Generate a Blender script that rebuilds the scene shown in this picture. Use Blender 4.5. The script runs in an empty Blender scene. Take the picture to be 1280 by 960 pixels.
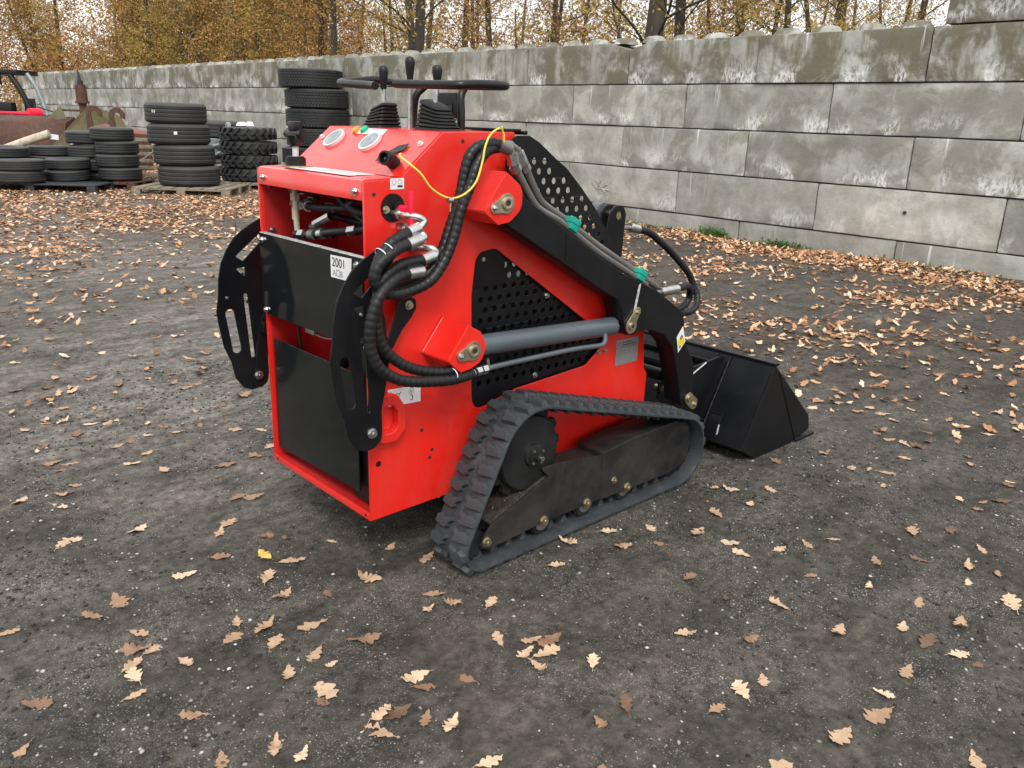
import bpy, bmesh, math, random
import numpy as np
from mathutils import Vector, Matrix
random.seed(7); rng = np.random.default_rng(7)
scene = bpy.context.scene
COL = scene.collection
PI = math.pi

# ------------------------------------------------------------------ camera, sky, sun, exposure
cam_d = bpy.data.cameras.new('camera'); cam = bpy.data.objects.new('camera', cam_d); COL.objects.link(cam)
cam_d.sensor_width = 36; cam_d.lens = 1030.37 / 1280 * 36; cam_d.clip_start = .05; cam_d.clip_end = 2000
_R = Vector((0.736, -0.676, 0.032)); _F = Vector((0.651, 0.694, -0.306)).normalized()
_U = _R.cross(_F).normalized(); _R = _F.cross(_U).normalized()
cam.matrix_world = Matrix(((_R.x, _U.x, -_F.x, -1.36), (_R.y, _U.y, -_F.y, -2.109), (_R.z, _U.z, -_F.z, 1.506), (0, 0, 0, 1)))
scene.camera = cam
SUN_EL, SUN_AZ = math.radians(48), math.radians(215)     # azimuth measured clockwise from +Y
world = bpy.data.worlds.new('World'); scene.world = world; world.use_nodes = True
wn, wl = world.node_tree.nodes, world.node_tree.links
wn.clear()
w_out = wn.new('ShaderNodeOutputWorld'); w_bg = wn.new('ShaderNodeBackground'); w_bg.inputs['Strength'].default_value = .1
w_sky = wn.new('ShaderNodeTexSky'); w_sky.sky_type = 'NISHITA'; w_sky.sun_disc = False
w_sky.sun_elevation = SUN_EL; w_sky.sun_rotation = SUN_AZ
w_tc = wn.new('ShaderNodeTexCoord'); w_map = wn.new('ShaderNodeMapping'); w_map.inputs['Scale'].default_value = (1, 1, 2.5)
w_n = wn.new('ShaderNodeTexNoise'); w_n.inputs['Scale'].default_value = 2.2; w_n.inputs['Detail'].default_value = 5
w_r = wn.new('ShaderNodeValToRGB'); w_r.color_ramp.elements[0].position = .25; w_r.color_ramp.elements[1].position = .62
w_r.color_ramp.elements[0].color = (.55, .55, .55, 1); w_r.color_ramp.elements[1].color = (1, 1, 1, 1)
w_mix = wn.new('ShaderNodeMix'); w_mix.data_type = 'RGBA'
w_mix.inputs['B'].default_value = (9.3, 9.2, 9.1, 1)      # overcast cloud sheet
wl.new(w_tc.outputs['Generated'], w_map.inputs[0]); wl.new(w_map.outputs[0], w_n.inputs['Vector']); wl.new(w_n.outputs['Fac'], w_r.inputs[0])
wl.new(w_r.outputs[0], w_mix.inputs['Factor']); wl.new(w_sky.outputs[0], w_mix.inputs['A'])
wl.new(w_mix.outputs['Result'], w_bg.inputs[0]); wl.new(w_bg.outputs[0], w_out.inputs[0])
sun_d = bpy.data.lights.new('sun', 'SUN'); sun_d.energy = 1.5; sun_d.angle = math.radians(18); sun_d.color = (1, .96, .9)
sun = bpy.data.objects.new('sun', sun_d); COL.objects.link(sun); sun.location = (0, 0, 30)
_sd = Vector((math.sin(SUN_AZ) * math.cos(SUN_EL), math.cos(SUN_AZ) * math.cos(SUN_EL), math.sin(SUN_EL)))
sun.rotation_euler = (-_sd).to_track_quat('-Z', 'Y').to_euler()
scene.view_settings.view_transform = 'Standard'; scene.view_settings.look = 'None'
scene.view_settings.exposure = .7; scene.view_settings.gamma = 1

# ------------------------------------------------------------------ material helpers
class NT:
    def __init__(s, name):
        s.m = bpy.data.materials.new(name); s.m.use_nodes = True
        s.n = s.m.node_tree.nodes; s.l = s.m.node_tree.links
        s.b = s.n['Principled BSDF']; s.out = s.n['Material Output']
        s.tc = s.n.new('ShaderNodeTexCoord')
    def node(s, t, **kw):
        x = s.n.new(t)
        for k, v in kw.items(): setattr(x, k, v)
        return x
    def mapv(s, scale=(1, 1, 1), src='Object', loc=None):
        m = s.node('ShaderNodeMapping'); m.inputs['Scale'].default_value = scale
        s.l.new(s.tc.outputs[src], m.inputs[0])
        if loc is not None: s.l.new(loc, m.inputs['Location'])
        return m.outputs[0]
    def noise(s, vec, scale, detail=4, rough=.55, dist=0):
        x = s.node('ShaderNodeTexNoise'); x.inputs['Scale'].default_value = scale; x.inputs['Detail'].default_value = detail
        x.inputs['Roughness'].default_value = rough; x.inputs['Distortion'].default_value = dist
        s.l.new(vec, x.inputs['Vector']); return x.outputs['Fac']
    def vor(s, vec, scale, feature='F1', out='Distance'):
        x = s.node('ShaderNodeTexVoronoi'); x.feature = feature; x.inputs['Scale'].default_value = scale
        s.l.new(vec, x.inputs['Vector']); return x.outputs[out]
    def ramp(s, fac, stops):
        r = s.node('ShaderNodeValToRGB'); e = r.color_ramp.elements
        while len(e) < len(stops): e.new(.5)
        for el, (p, c) in zip(e, stops):
            el.position = p; el.color = (*c, 1) if isinstance(c, tuple) else (c, c, c, 1)
        s.l.new(fac, r.inputs[0]); return r.outputs[0]
    def mix(s, fac, a, b, mode='MIX'):
        x = s.node('ShaderNodeMix'); x.data_type = 'RGBA'; x.blend_type = mode
        for sock, v in (('Factor', fac), ('A', a), ('B', b)):
            i = [q for q in x.inputs if q.name == sock and (q.type == 'RGBA' if sock != 'Factor' else q.type == 'VALUE')][0]
            if isinstance(v, bpy.types.NodeSocket): s.l.new(v, i)
            elif sock == 'Factor': i.default_value = v
            else: i.default_value = (*v, 1)
        return [q for q in x.outputs if q.type == 'RGBA'][0]
    def math(s, op, a, b=None, clamp=False):
        x = s.node('ShaderNodeMath'); x.operation = op; x.use_clamp = clamp
        for i, v in enumerate((a, b)):
            if v is None: continue
            if isinstance(v, bpy.types.NodeSocket): s.l.new(v, x.inputs[i])
            else: x.inputs[i].default_value = v
        return x.outputs[0]
    def bump(s, h, strength=.3, dist=.01):
        x = s.node('ShaderNodeBump'); x.inputs['Strength'].default_value = strength; x.inputs['Distance'].default_value = dist
        s.l.new(h, x.inputs['Height']); s.l.new(x.outputs[0], s.b.inputs['Normal'])
    def set(s, name, v):
        i = s.b.inputs[name]
        if isinstance(v, bpy.types.NodeSocket): s.l.new(v, i)
        elif isinstance(v, tuple): i.default_value = (*v, 1)
        else: i.default_value = v

def simple(name, col, rough=.5, metal=0, var=.25, scale=12, bump=0, dust=0, coat=0, dustcol=(.2, .19, .18), spec=.5):
    t = NT(name); v = t.mapv()
    n = t.noise(v, scale, 5)
    c = t.ramp(n, [(.3, tuple(x * (1 - var) for x in col)), (.7, tuple(min(1, x * (1 + var)) for x in col))])
    if dust:
        d = t.ramp(t.noise(v, scale * .45, 8, .7), [(.42, 0.), (.75, dust)])
        c = t.mix(d, c, dustcol)
        t.set('Roughness', t.ramp(t.noise(v, scale * .45, 8, .7), [(.4, rough), (.75, min(1, rough + .35))]))
    else:
        t.set('Roughness', t.ramp(t.noise(v, scale * 2.3, 4), [(.3, max(0, rough - .06)), (.7, min(1, rough + .1))]))
    t.set('Base Color', c); t.set('Metallic', metal); t.set('Specular IOR Level', spec)
    if coat: t.set('Coat Weight', coat); t.set('Coat Roughness', .12)
    if bump: t.bump(t.noise(v, scale * 6, 4), bump, .004)
    return t.m

M = {}
t = NT('red_paint'); v = t.mapv()
c = t.ramp(t.noise(v, 3, 5), [(.3, (.70, .014, .007)), (.7, (.78, .017, .008))])
dd = t.ramp(t.noise(t.mapv((1, 1, .35)), 5, 8, .72), [(.46, 0.), (.78, .16)]); c = t.mix(dd, c, (.34, .20, .17))
scr = t.ramp(t.noise(t.mapv((3, 3, 40)), 2.2, 6, .8), [(.66, 0.), (.74, .12)]); c = t.mix(scr, c, (.85, .30, .26))
t.set('Base Color', c); t.set('Roughness', t.ramp(t.noise(v, 4, 8, .7), [(.35, .26), (.7, .48)])); t.set('Coat Weight', .6); t.set('Coat Roughness', .16)
t.bump(t.noise(v, 220, 3), .05, .002); M['red'] = t.m
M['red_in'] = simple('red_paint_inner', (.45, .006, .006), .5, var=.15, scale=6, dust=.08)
M['black'] = simple('black_paint', (.005, .0055, .007), .3, var=.3, scale=5, bump=.05, dust=.06, spec=.3, dustcol=(.05, .05, .05))
M['muddy'] = simple('muddy_black_frame', (.008, .008, .009), .5, var=.3, scale=6, bump=.5, dust=.55, spec=.3, dustcol=(.075, .066, .058))
M['blackdusty'] = simple('dusty_black_paint', (.006, .007, .008), .42, var=.3, scale=7, bump=.1, dust=.22, spec=.35, dustcol=(.07, .068, .064))
M['panel'] = simple('black_panel_paint', (.008, .010, .011), .07, var=.2, scale=3, dust=.12, spec=.4, dustcol=(.05, .055, .055))
M['plastic'] = simple('black_plastic', (.006, .006, .007), .36, var=.2, scale=20, spec=.4)
M['rubber'] = simple('boot_rubber', (.006, .006, .007), .5, var=.2, scale=20, spec=.35)
M['hose'] = simple('hose_rubber', (.007, .008, .009), .38, var=.3, scale=14, dust=.12, spec=.4, dustcol=(.05, .05, .05))
M['steel'] = simple('zinc_steel', (.55, .56, .55), .3, metal=1, var=.15, scale=30)
M['brass'] = simple('yellow_zinc', (.50, .45, .32), .42, metal=1, var=.2, scale=40)
M['tubepaint'] = simple('grey_tube', (.20, .19, .18), .35, metal=.6, var=.1)
M['cylinder'] = simple('cylinder_grey', (.075, .095, .112), .3, var=.1, scale=6, dust=.08, coat=.3)
M['teal'] = simple('teal_clamp', (.0, .30, .22), .4, var=.1)
M['white'] = simple('sticker_white', (.75, .75, .76), .4, var=.06)
M['ink'] = simple('ink_black', (.02, .02, .025), .5)
M['greyink'] = simple('ink_grey', (.25, .26, .27), .5)
M['plate'] = simple('aluminium_plate', (.32, .31, .30), .4, metal=.4, var=.1, scale=60)
M['yellow'] = simple('warning_yellow', (.7, .6, .03), .4, var=.05)
M['cord'] = simple('yellow_cord', (.75, .58, .08), .45, var=.05)
M['orange'] = simple('orange_button', (.8, .28, .02), .3, var=.03)
M['green'] = simple('green_button', (.0, .42, .22), .3, var=.03)
M['knobred'] = simple('red_switch', (.8, .012, .05), .35, var=.03)
M['glass'] = simple('gauge_glass', (.22, .27, .30), .12, var=.3, scale=40)
M['gaugerim'] = simple('gauge_rim', (.62, .60, .60), .3, var=.04)
M['beige'] = simple('beige_cable', (.42, .38, .27), .5)
M['scuff_lit'] = simple('scraped_and_lit_metal', (.45, .46, .46), .5, var=.5, scale=60)  # bare scraped metal; also colours the lit edge on the bucket's attach plate

# track rubber : bluish grey dusty rubber with faint scuffs
t = NT('track_rubber'); v = t.mapv()
c = t.ramp(t.noise(v, 9, 8, .7), [(.3, (.014, .017, .020)), (.55, (.038, .044, .050)), (.8, (.085, .092, .096))])
sc = t.ramp(t.noise(t.mapv((60, 8, 60)), 2.0, 3), [(.6, 0.), (.8, .45)])
t.set('Base Color', t.mix(sc, c, (.12, .12, .115))); t.set('Roughness', .62); t.bump(t.noise(v, 60, 6), .35, .004); M['track'] = t.m

# tyre rubber
t = NT('tyre_rubber'); oi = t.node('ShaderNodeObjectInfo'); v = t.mapv()
c = t.ramp(t.noise(v, 5, 6, .7), [(.3, (.010, .011, .012)), (.7, (.024, .026, .028))])
c = t.mix(t.math('MULTIPLY', oi.outputs['Random'], .5), c, (.020, .021, .023))
sep = t.node('ShaderNodeSeparateXYZ'); g = t.node('ShaderNodeNewGeometry'); t.l.new(g.outputs['Normal'], sep.inputs[0])
up = t.math('MULTIPLY', t.math('MAXIMUM', sep.outputs[2], 0), .35)
c = t.mix(up, c, (.13, .13, .125))           # paler grey on faces that look up
t.set('Base Color', c); t.set('Roughness', .6); t.bump(t.noise(v, 40, 4), .2, .006); M['tyre'] = t.m

# weathered concrete blocks
def concrete(name, dirt, mossy, lime):
    t = NT(name); oi = t.node('ShaderNodeObjectInfo')
    rnd = oi.outputs['Random']
    off = t.node('ShaderNodeCombineXYZ'); t.l.new(t.math('MULTIPLY', rnd, 53.7), off.inputs[0]); t.l.new(t.math('MULTIPLY', rnd, 31.1), off.inputs[1])
    v = t.mapv((1, 1, 1), loc=off.outputs[0]); vs = t.mapv((1, 7, 1.1), loc=off.outputs[0])
    base = t.ramp(t.noise(v, 2.2, 8, .65), [(.3, (.255, .255, .228)), (.5, (.355, .357, .328)), (.70, (.48, .483, .45))])
    tone = oi.outputs['Color']
    base = t.mix(1, base, tone, 'MULTIPLY')
    grime = t.ramp(t.noise(v, 1.6, 8, .68, .5), [(.45, 0.), (.55, dirt)])
    base = t.mix(grime, base, (.130, .120, .088))
    streak = t.ramp(t.noise(vs, 1.2, 5, .7), [(.46, 0.), (.66, mossy)])
    base = t.mix(streak, base, (.150, .138, .085))
    # position on the block (generated coordinates, 0..1)
    sp = t.node('ShaderNodeSeparateXYZ'); t.l.new(t.tc.outputs['Generated'], sp.inputs[0])
    low = t.ramp(sp.outputs[2], [(.0, 1.0), (.16, .85), (.36, .32), (.62, .0)])
    blot = t.noise(v, 2.1, 3, .5); fine = t.noise(t.mapv((1, 3.2, 1.4), loc=off.outputs[0]), 9, 6, .75)
    eff = t.math('MULTIPLY', t.math('MULTIPLY', t.ramp(blot, [(.50, 0.), (.58, 1.)]), low), t.ramp(fine, [(.43, 0.), (.55, 1.)]), True)
    run = t.math('MULTIPLY', t.ramp(t.noise(t.mapv((1, 6, .22), loc=off.outputs[0]), 2.4, 4, .6), [(.64, 0.), (.72, 1.)]), t.ramp(sp.outputs[2], [(.35, .0), (.8, 1.)]))
    base = t.mix(t.math('MAXIMUM', t.math('MULTIPLY', eff, lime), t.math('MULTIPLY', run, t.math('MULTIPLY', rnd, .9))), base, (.78, .80, .80))
    pits = t.ramp(t.vor(v, 26), [(.04, .0), (.11, 1.)])
    base = t.mix(t.math('MULTIPLY', t.math('SUBTRACT', 1, pits), t.ramp(t.noise(v, 3, 2), [(.5, 0.), (.6, .6)])), base, (.09, .09, .08))
    t.set('Base Color', base); t.set('Roughness', .93)
    h = t.math('ADD', t.math('MULTIPLY', t.noise(v, 14, 8, .7), 1.), t.math('MULTIPLY', pits, .25))
    t.bump(h, .7, .014)
    return t.m
M['conc_top'] = concrete('concrete_weathered_top', .9, .85, .95)
M['conc_mid'] = concrete('concrete_weathered', .5, .15, .9)
M['conc_low'] = concrete('concrete_lower', .28, .08, .5)

# ground: dark gravelly dirt, wet-looking tracks and damp patches
t = NT('dark_gravel_dirt'); v = t.mapv(src='Object')
attr_d = t.node('ShaderNodeAttribute'); attr_d.attribute_name = 'dry'; dryf = attr_d.outputs['Fac']
big = t.noise(v, .55, 5, .55, .3); mid = t.noise(t.mapv((.8, 2.2, 1)), 1.9, 7, .62)
c = t.ramp(mid, [(.34, (.017, .0145, .0110)), (.47, (.042, .0372, .0295)), (.60, (.070, .0632, .0515)), (.75, (.118, .108, .091))])
grey = t.ramp(big, [(.38, 0.), (.62, .8)])
c = t.mix(t.math('MULTIPLY', grey, .30), c, (.118, .110, .095))
c = t.mix(t.math('MULTIPLY', dryf, t.ramp(t.noise(t.mapv((.9, 2.6, 1)), 2.6, 8, .72), [(.36, .1), (.62, .95)])), c, (.228, .212, .190))
cl = t.noise(v, 24, 6, .7)
c = t.mix(1, c, t.ramp(t.noise(v, 5.5, 9, .76, .4), [(.36, .62), (.48, .97), (.64, 1.25)]), 'MULTIPLY')
c = t.mix(1, c, t.ramp(cl, [(.32, .42), (.5, .98), (.68, 1.6)]), 'MULTIPLY')  # fine grain; its dark end puts micro-shadow into the ground colour
peb = t.vor(v, 150, out='Color'); pd = t.vor(v, 150)
sp = t.node('ShaderNodeSeparateXYZ'); t.l.new(peb, sp.inputs[0])
isp = t.math('MULTIPLY', t.math('GREATER_THAN', sp.outputs[0], t.math('SUBTRACT', 1.0, t.ramp(t.noise(v, 2.6, 5, .7), [(.42, .012), (.64, .17)]))), t.math('LESS_THAN', pd, .36))
pcol = t.ramp(sp.outputs[1], [(.0, (.10, .10, .10)), (.6, (.28, .27, .26)), (1., (.52, .51, .49))])
c = t.mix(isp, c, pcol)
peb2 = t.vor(v, 330, out='Color'); sp2 = t.node('ShaderNodeSeparateXYZ'); t.l.new(peb2, sp2.inputs[0])
c = t.mix(t.math('MULTIPLY', t.math('GREATER_THAN', sp2.outputs[0], .90), t.ramp(t.noise(v, 2.6, 5, .7), [(.42, .05), (.64, .75)])), c, (.33, .32, .31))
# leaf litter mulch colour where the real leaves lie thick (by the wall and in the far yard)
attr = t.node('ShaderNodeAttribute'); attr.attribute_name = 'litter'
lit = t.math('MULTIPLY', attr.outputs['Fac'], t.ramp(t.noise(v, 11, 6, .75), [(.42, .0), (.6, 1.)]))
c = t.mix(lit, c, t.ramp(t.noise(v, 19, 5, .7), [(.3, (.14, .075, .045)), (.7, (.36, .22, .14))]))
t.set('Base Color', c); t.set('Roughness', t.ramp(mid, [(.3, .62), (.6, .9)])); t.set('Specular IOR Level', .3)
h = t.math('ADD', t.math('MULTIPLY', t.noise(v, 45, 8, .75), 1.), t.math('ADD', t.math('MULTIPLY', t.noise(v, 170, 3, .7), .4), t.math('MULTIPLY', isp, .35)))
t.bump(h, .85, .013); M['ground'] = t.m

# stones, leaves, bark...
def islandmat(name, stops, rough=.8, trans=False):
    t = NT(name); g = t.node('ShaderNodeNewGeometry')
    c = t.ramp(g.outputs['Random Per Island'], stops)
    n = t.noise(t.mapv(), 30, 4)
    c = t.mix(1, c, t.ramp(n, [(.3, .75), (.7, 1.15)]), 'MULTIPLY')
    t.set('Base Color', c); t.set('Roughness', rough)
    return t
M['stone'] = islandmat('pebbles', [(0, (.05, .05, .05)), (.5, (.14, .135, .13)), (.8, (.30, .29, .27)), (1, (.58, .56, .52))]).m
M['clod'] = islandmat('dirt_clods', [(0, (.022, .018, .015)), (.7, (.050, .043, .037)), (1, (.08, .07, .062))], .9).m
M['litter'] = islandmat('leaf_litter', [(0, (.18, .085, .04)), (.25, (.42, .20, .09)), (.5, (.56, .31, .16)), (.75, (.66, .44, .27)), (1, (.74, .58, .42))], .65).m
t = NT('oak_leaf'); oi = t.node('ShaderNodeObjectInfo')
c = t.ramp(oi.outputs['Random'], [(0, (.13, .075, .045)), (.2, (.26, .15, .09)), (.45, (.42, .27, .165)), (.75, (.54, .38, .25)), (1, (.66, .52, .36))])
n = t.noise(t.mapv(), 28, 5, .7); c = t.mix(1, c, t.ramp(n, [(.3, .6), (.6, 1.1)]), 'MULTIPLY')
t.set('Base Color', c); t.set('Roughness', .6); M['leaf'] = t.m
t = NT('yellow_leaf'); n = t.noise(t.mapv(), 28, 5, .7)
t.set('Base Color', t.ramp(n, [(.3, (.55, .33, .06)), (.7, (.78, .58, .16))])); t.set('Roughness', .55); M['yleaf'] = t.m
t = NT('bark'); v = t.mapv((6, 6, 1)); n = t.noise(v, 3, 7, .7); mo = t.noise(t.mapv(), 1.2, 4)
c = t.ramp(n, [(.3, (.025, .020, .016)), (.6, (.065, .054, .043)), (.8, (.11, .095, .08))])
t.set('Base Color', t.mix(t.ramp(mo, [(.45, 0.), (.65, .55)]), c, (.08, .085, .035))); t.set('Roughness', .95); t.bump(n, .8, .03); M['bark'] = t.m
def foliage(name, stops):
    t = islandmat(name, stops, .7); t.set('Subsurface Weight', 0.); 
    tr = t.node('ShaderNodeBsdfTranslucent'); mx = t.node('ShaderNodeMixShader'); mx.inputs[0].default_value = .35
    src = t.b.inputs['Base Color'].links[0].from_socket; t.l.new(src, tr.inputs[0])
    t.l.new(t.b.outputs[0], mx.inputs[1]); t.l.new(tr.outputs[0], mx.inputs[2]); t.l.new(mx.outputs[0], t.out.inputs[0]); return t.m
M['fol_brown'] = foliage('autumn_leaves_brown', [(0, (.20, .08, .03)), (.35, (.46, .22, .065)), (.7, (.58, .34, .10)), (1, (.66, .47, .18))])
M['fol_gold'] = foliage('autumn_leaves_gold', [(0, (.22, .15, .04)), (.35, (.44, .31, .07)), (.7, (.56, .42, .11)), (1, (.42, .24, .08))])
M['fol_olive'] = foliage('autumn_leaves_olive', [(0, (.12, .09, .03)), (.4, (.26, .18, .06)), (.8, (.42, .27, .09)), (1, (.52, .32, .12))])
M['weed'] = foliage('green_weed', [(0, (.04, .10, .015)), (.6, (.09, .20, .03)), (1, (.16, .28, .06))])
M['wood'] = simple('weathered_wood', (.22, .19, .14), .85, var=.35, scale=14, bump=.3)
M['woodpale'] = simple('pale_log_wood', (.48, .41, .32), .8, var=.3, scale=14, bump=.3)
M['bplastic'] = simple('dark_pallet_plastic', (.028, .033, .038), .6, var=.2)
M['galv'] = simple('galvanised_steel', (.30, .35, .36), .5, metal=.3, var=.25, scale=9)
M['whitebag'] = simple('white_plastic_sheet', (.70, .73, .78), .4, var=.1)
def rusty(name, paint, amt, k=3):
    t = NT(name); v = t.mapv()
    r = t.ramp(t.noise(v, 12, 6, .7), [(.3, (.045, .020, .013)), (.7, (.13, .055, .033))])
    p = t.ramp(t.noise(v, 4, 4), [(.3, tuple(x * .75 for x in paint)), (.7, paint)])
    c = t.mix(t.ramp(t.noise(v, k, 7, .65), [(.5 - amt * .4, 0.), (.62 - amt * .1, 1.)]), p, r)
    t.set('Base Color', c); t.set('Roughness', .75); t.bump(t.noise(v, 25, 6), .4, .01); return t.m
M['rust'] = rusty('rusty_brown_steel', (.07, .045, .038), .8)
M['rustorange'] = rusty('rusty_orange_steel', (.30, .11, .05), .35)
M['olive'] = rusty('rusty_olive_steel', (.13, .115, .055), .0, .9)
M['rustred'] = rusty('faded_red_steel', (.33, .10, .07), .15, 2)
M['glassy'] = simple('cab_glass', (.05, .07, .08), .1, var=.2)

# ------------------------------------------------------------------ geometry helpers
def tag(o, label=None, cat=None, group=None, kind=None):
    if label: o['label'] = label
    if cat: o['category'] = cat
    if group: o['group'] = group
    if kind: o['kind'] = kind
    return o
def link(name, me, parent=None, mats=None, loc=None, rot=None):
    o = bpy.data.objects.new(name, me); COL.objects.link(o)
    if parent: o.parent = parent
    if loc is not None: o.location = loc
    if rot is not None: o.rotation_euler = rot
    return o
def thing(name, label, cat, loc=(0, 0, 0), rotz=0, group=None):
    o = bpy.data.objects.new(name, None); COL.objects.link(o); o.location = loc; o.rotation_euler = (0, 0, rotz)
    o.empty_display_size = .1
    return tag(o, label, cat, group)
def finish(me, mat, smooth=40):
    if mat is not None: me.materials.append(M[mat] if isinstance(mat, str) else mat)
    if smooth:
        me.shade_smooth(); me.set_sharp_from_angle(angle=math.radians(smooth))
    return me
def mesh(name, vs, fs, mat, smooth=40):
    me = bpy.data.meshes.new(name); me.from_pydata([tuple(v) for v in vs], [], fs); me.update()
    return finish(me, mat, smooth)
def bm_mesh(name, bm, mat, smooth=40):
    bmesh.ops.recalc_face_normals(bm, faces=bm.faces)
    me = bpy.data.meshes.new(name); bm.to_mesh(me); bm.free(); return finish(me, mat, smooth)
def box_bm(a, b, bev=0, seg=2):
    bm = bmesh.new(); bmesh.ops.create_cube(bm, size=1)
    for v in bm.verts: v.co = Vector([(a[i] + b[i]) / 2 + v.co[i] * (b[i] - a[i]) for i in range(3)])
    if bev: bmesh.ops.bevel(bm, geom=bm.edges[:], offset=bev, segments=seg, affect='EDGES', profile=.6)
    return bm
def box(name, a, b, mat, parent=None, bev=.003, **k):
    return link(name, bm_mesh(name, box_bm(a, b, bev), mat), parent, **k)
def join_mesh(name, parts, mat, smooth=40):
    """parts: list of (verts, faces)"""
    V = []; Fc = []
    for v, f in parts:
        o = len(V); V += [tuple(x) for x in v]; Fc += [tuple(i + o for i in q) for q in f]
    return mesh(name, V, Fc, mat, smooth)
def bm_vf(bm):
    bm.verts.index_update(); r = ([v.co.copy() for v in bm.verts], [tuple(v.index for v in f.verts) for f in bm.faces]); bm.free(); return r
def frame(d):
    d = Vector(d).normalized(); u = d.cross(Vector((0, 0, 1)))
    if u.length < .05: u = d.cross(Vector((0, 1, 0)))
    u.normalize(); return d, u, d.cross(u)
def catmull(pts, n=8):
    P = [Vector(p) for p in pts]; P = [P[0] * 2 - P[1]] + P + [P[-1] * 2 - P[-2]]; out = []
    for i in range(1, len(P) - 2):
        p0, p1, p2, p3 = P[i - 1:i + 3]
        for k in range(n):
            t = k / n
            out.append(.5 * ((2 * p1) + (p2 - p0) * t + (2 * p0 - 5 * p1 + 4 * p2 - p3) * t * t + (3 * p1 - p0 - 3 * p2 + p3) * t ** 3))
    out.append(P[-2]); return out
def resample(P, step):
    L = [0]
    for a, b in zip(P, P[1:]): L.append(L[-1] + (b - a).length)
    n = max(2, int(L[-1] / step)); out = []; j = 0
    for i in range(n + 1):
        s = L[-1] * i / n
        while j < len(L) - 2 and L[j + 1] < s: j += 1
        t = (s - L[j]) / max(1e-9, L[j + 1] - L[j]); out.append(P[j].lerp(P[j + 1], min(1, t)))
    return out
def tube_vf(P, r, sides=10, rad=None, cap=True):
    P = [Vector(p) for p in P]; V = []; Fc = []; u = None
    for i, p in enumerate(P):
        d = (P[min(i + 1, len(P) - 1)] - P[max(i - 1, 0)]).normalized()
        if u is None: _, u, w = frame(d)
        else:
            u = (u - d * u.dot(d)).normalized(); w = d.cross(u)
        rr = rad(i) if rad else r
        for k in range(sides):
            a = 2 * PI * k / sides; V.append(p + (u * math.cos(a) + w * math.sin(a)) * rr)
    n = len(P)
    for i in range(n - 1):
        for k in range(sides):
            a = i * sides + k; b = i * sides + (k + 1) % sides; Fc.append((a, b, b + sides, a + sides))
    if cap: Fc.append(tuple(reversed(range(sides)))); Fc.append(tuple((n - 1) * sides + k for k in range(sides)))
    return V, Fc
def tube(name, pts, r, mat, parent=None, smooth=True, sides=12, n=8, **k):
    P = catmull(pts, n) if smooth and len(pts) > 2 else [Vector(p) for p in pts]
    v, f = tube_vf(P, r, sides); return link(name, mesh(name, v, f, mat, 50), parent, **k)
def hose(name, pts, r, parent, pitch=.021, mat='hose'):
    P = resample(catmull(pts, 12), pitch / 5)
    prof = [.925, 1.0, 1.02, 1.02, 1.0]
    v, f = tube_vf(P, r, 12, rad=lambda i: r * prof[i % 5]); return link(name, mesh(name, v, f, mat, 80), parent)
def cyl_vf(a, b, r, r2=None, sides=20):
    return tube_vf([Vector(a), Vector(b)], r, sides, rad=(lambda i: (r, r2 if r2 is not None else r)[i]))
def cyl(name, a, b, r, mat, parent=None, r2=None, sides=20, bev=0):
    v, f = cyl_vf(a, b, r, r2, sides)
    if bev:
        bm = bmesh.new(); vs = [bm.verts.new(x) for x in v]; [bm.faces.new([vs[i] for i in q]) for q in f]
        es = [e for e in bm.edges if any(len(fc.verts) > 4 for fc in e.link_faces)]
        bmesh.ops.bevel(bm, geom=es, offset=bev, segments=2, affect='EDGES'); me = bm_mesh(name, bm, mat)
    else: me = mesh(name, v, f, mat)
    return link(name, me, parent)
def lathe_vf(prof, sides=32, axis='z', closed=False):
    V = []; Fc = []
    for r, h in prof:
        for k in range(sides):
            a = 2 * PI * k / sides
            V.append((r * math.cos(a), r * math.sin(a), h) if axis == 'z' else (r * math.cos(a), h, r * math.sin(a)))
    n = len(prof)
    for i in range(n if closed else n - 1):
        j = (i + 1) % n
        for k in range(sides):
            k2 = (k + 1) % sides; Fc.append((i * sides + k, i * sides + k2, j * sides + k2, j * sides + k))
    return V, Fc
def round_poly(pts, r, seg=5):
    """round corners; r a number or list"""
    out = []; n = len(pts)
    for i in range(n):
        p = Vector(pts[i]).to_2d(); a = Vector(pts[i - 1]).to_2d(); b = Vector(pts[(i + 1) % n]).to_2d()
        rr = r[i] if isinstance(r, (list, tuple)) else r
        da = (a - p); db = (b - p); la, lb = da.length, db.length; da.normalize(); db.normalize()
        ang = da.angle(db) if rr > 0 else PI
        if rr <= 0 or ang > PI - .05: out.append((p.x, p.y)); continue
        d = min(rr / math.tan(ang / 2), la * .48, lb * .48); s = p + da * d; e = p + db * d
        for k in range(seg + 1):
            t = k / seg; q = s * (1 - t) ** 2 + p * 2 * t * (1 - t) + e * t * t; out.append((q.x, q.y))
    return out
def circ(cx, cz, r, n=16, a0=0):
    return [(cx + r * math.cos(a0 + 2 * PI * k / n), cz + r * math.sin(a0 + 2 * PI * k / n)) for k in range(n)]
def slot(p, q, r, n=8):
    p = Vector(p); q = Vector(q); d = (q - p).normalized(); a0 = math.atan2(d.y, d.x)
    return [(q.x + r * math.cos(a0 - PI / 2 + PI * k / n), q.y + r * math.sin(a0 - PI / 2 + PI * k / n)) for k in range(n + 1)] + \
           [(p.x + r * math.cos(a0 + PI / 2 + PI * k / n), p.y + r * math.sin(a0 + PI / 2 + PI * k / n)) for k in range(n + 1)]
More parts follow.
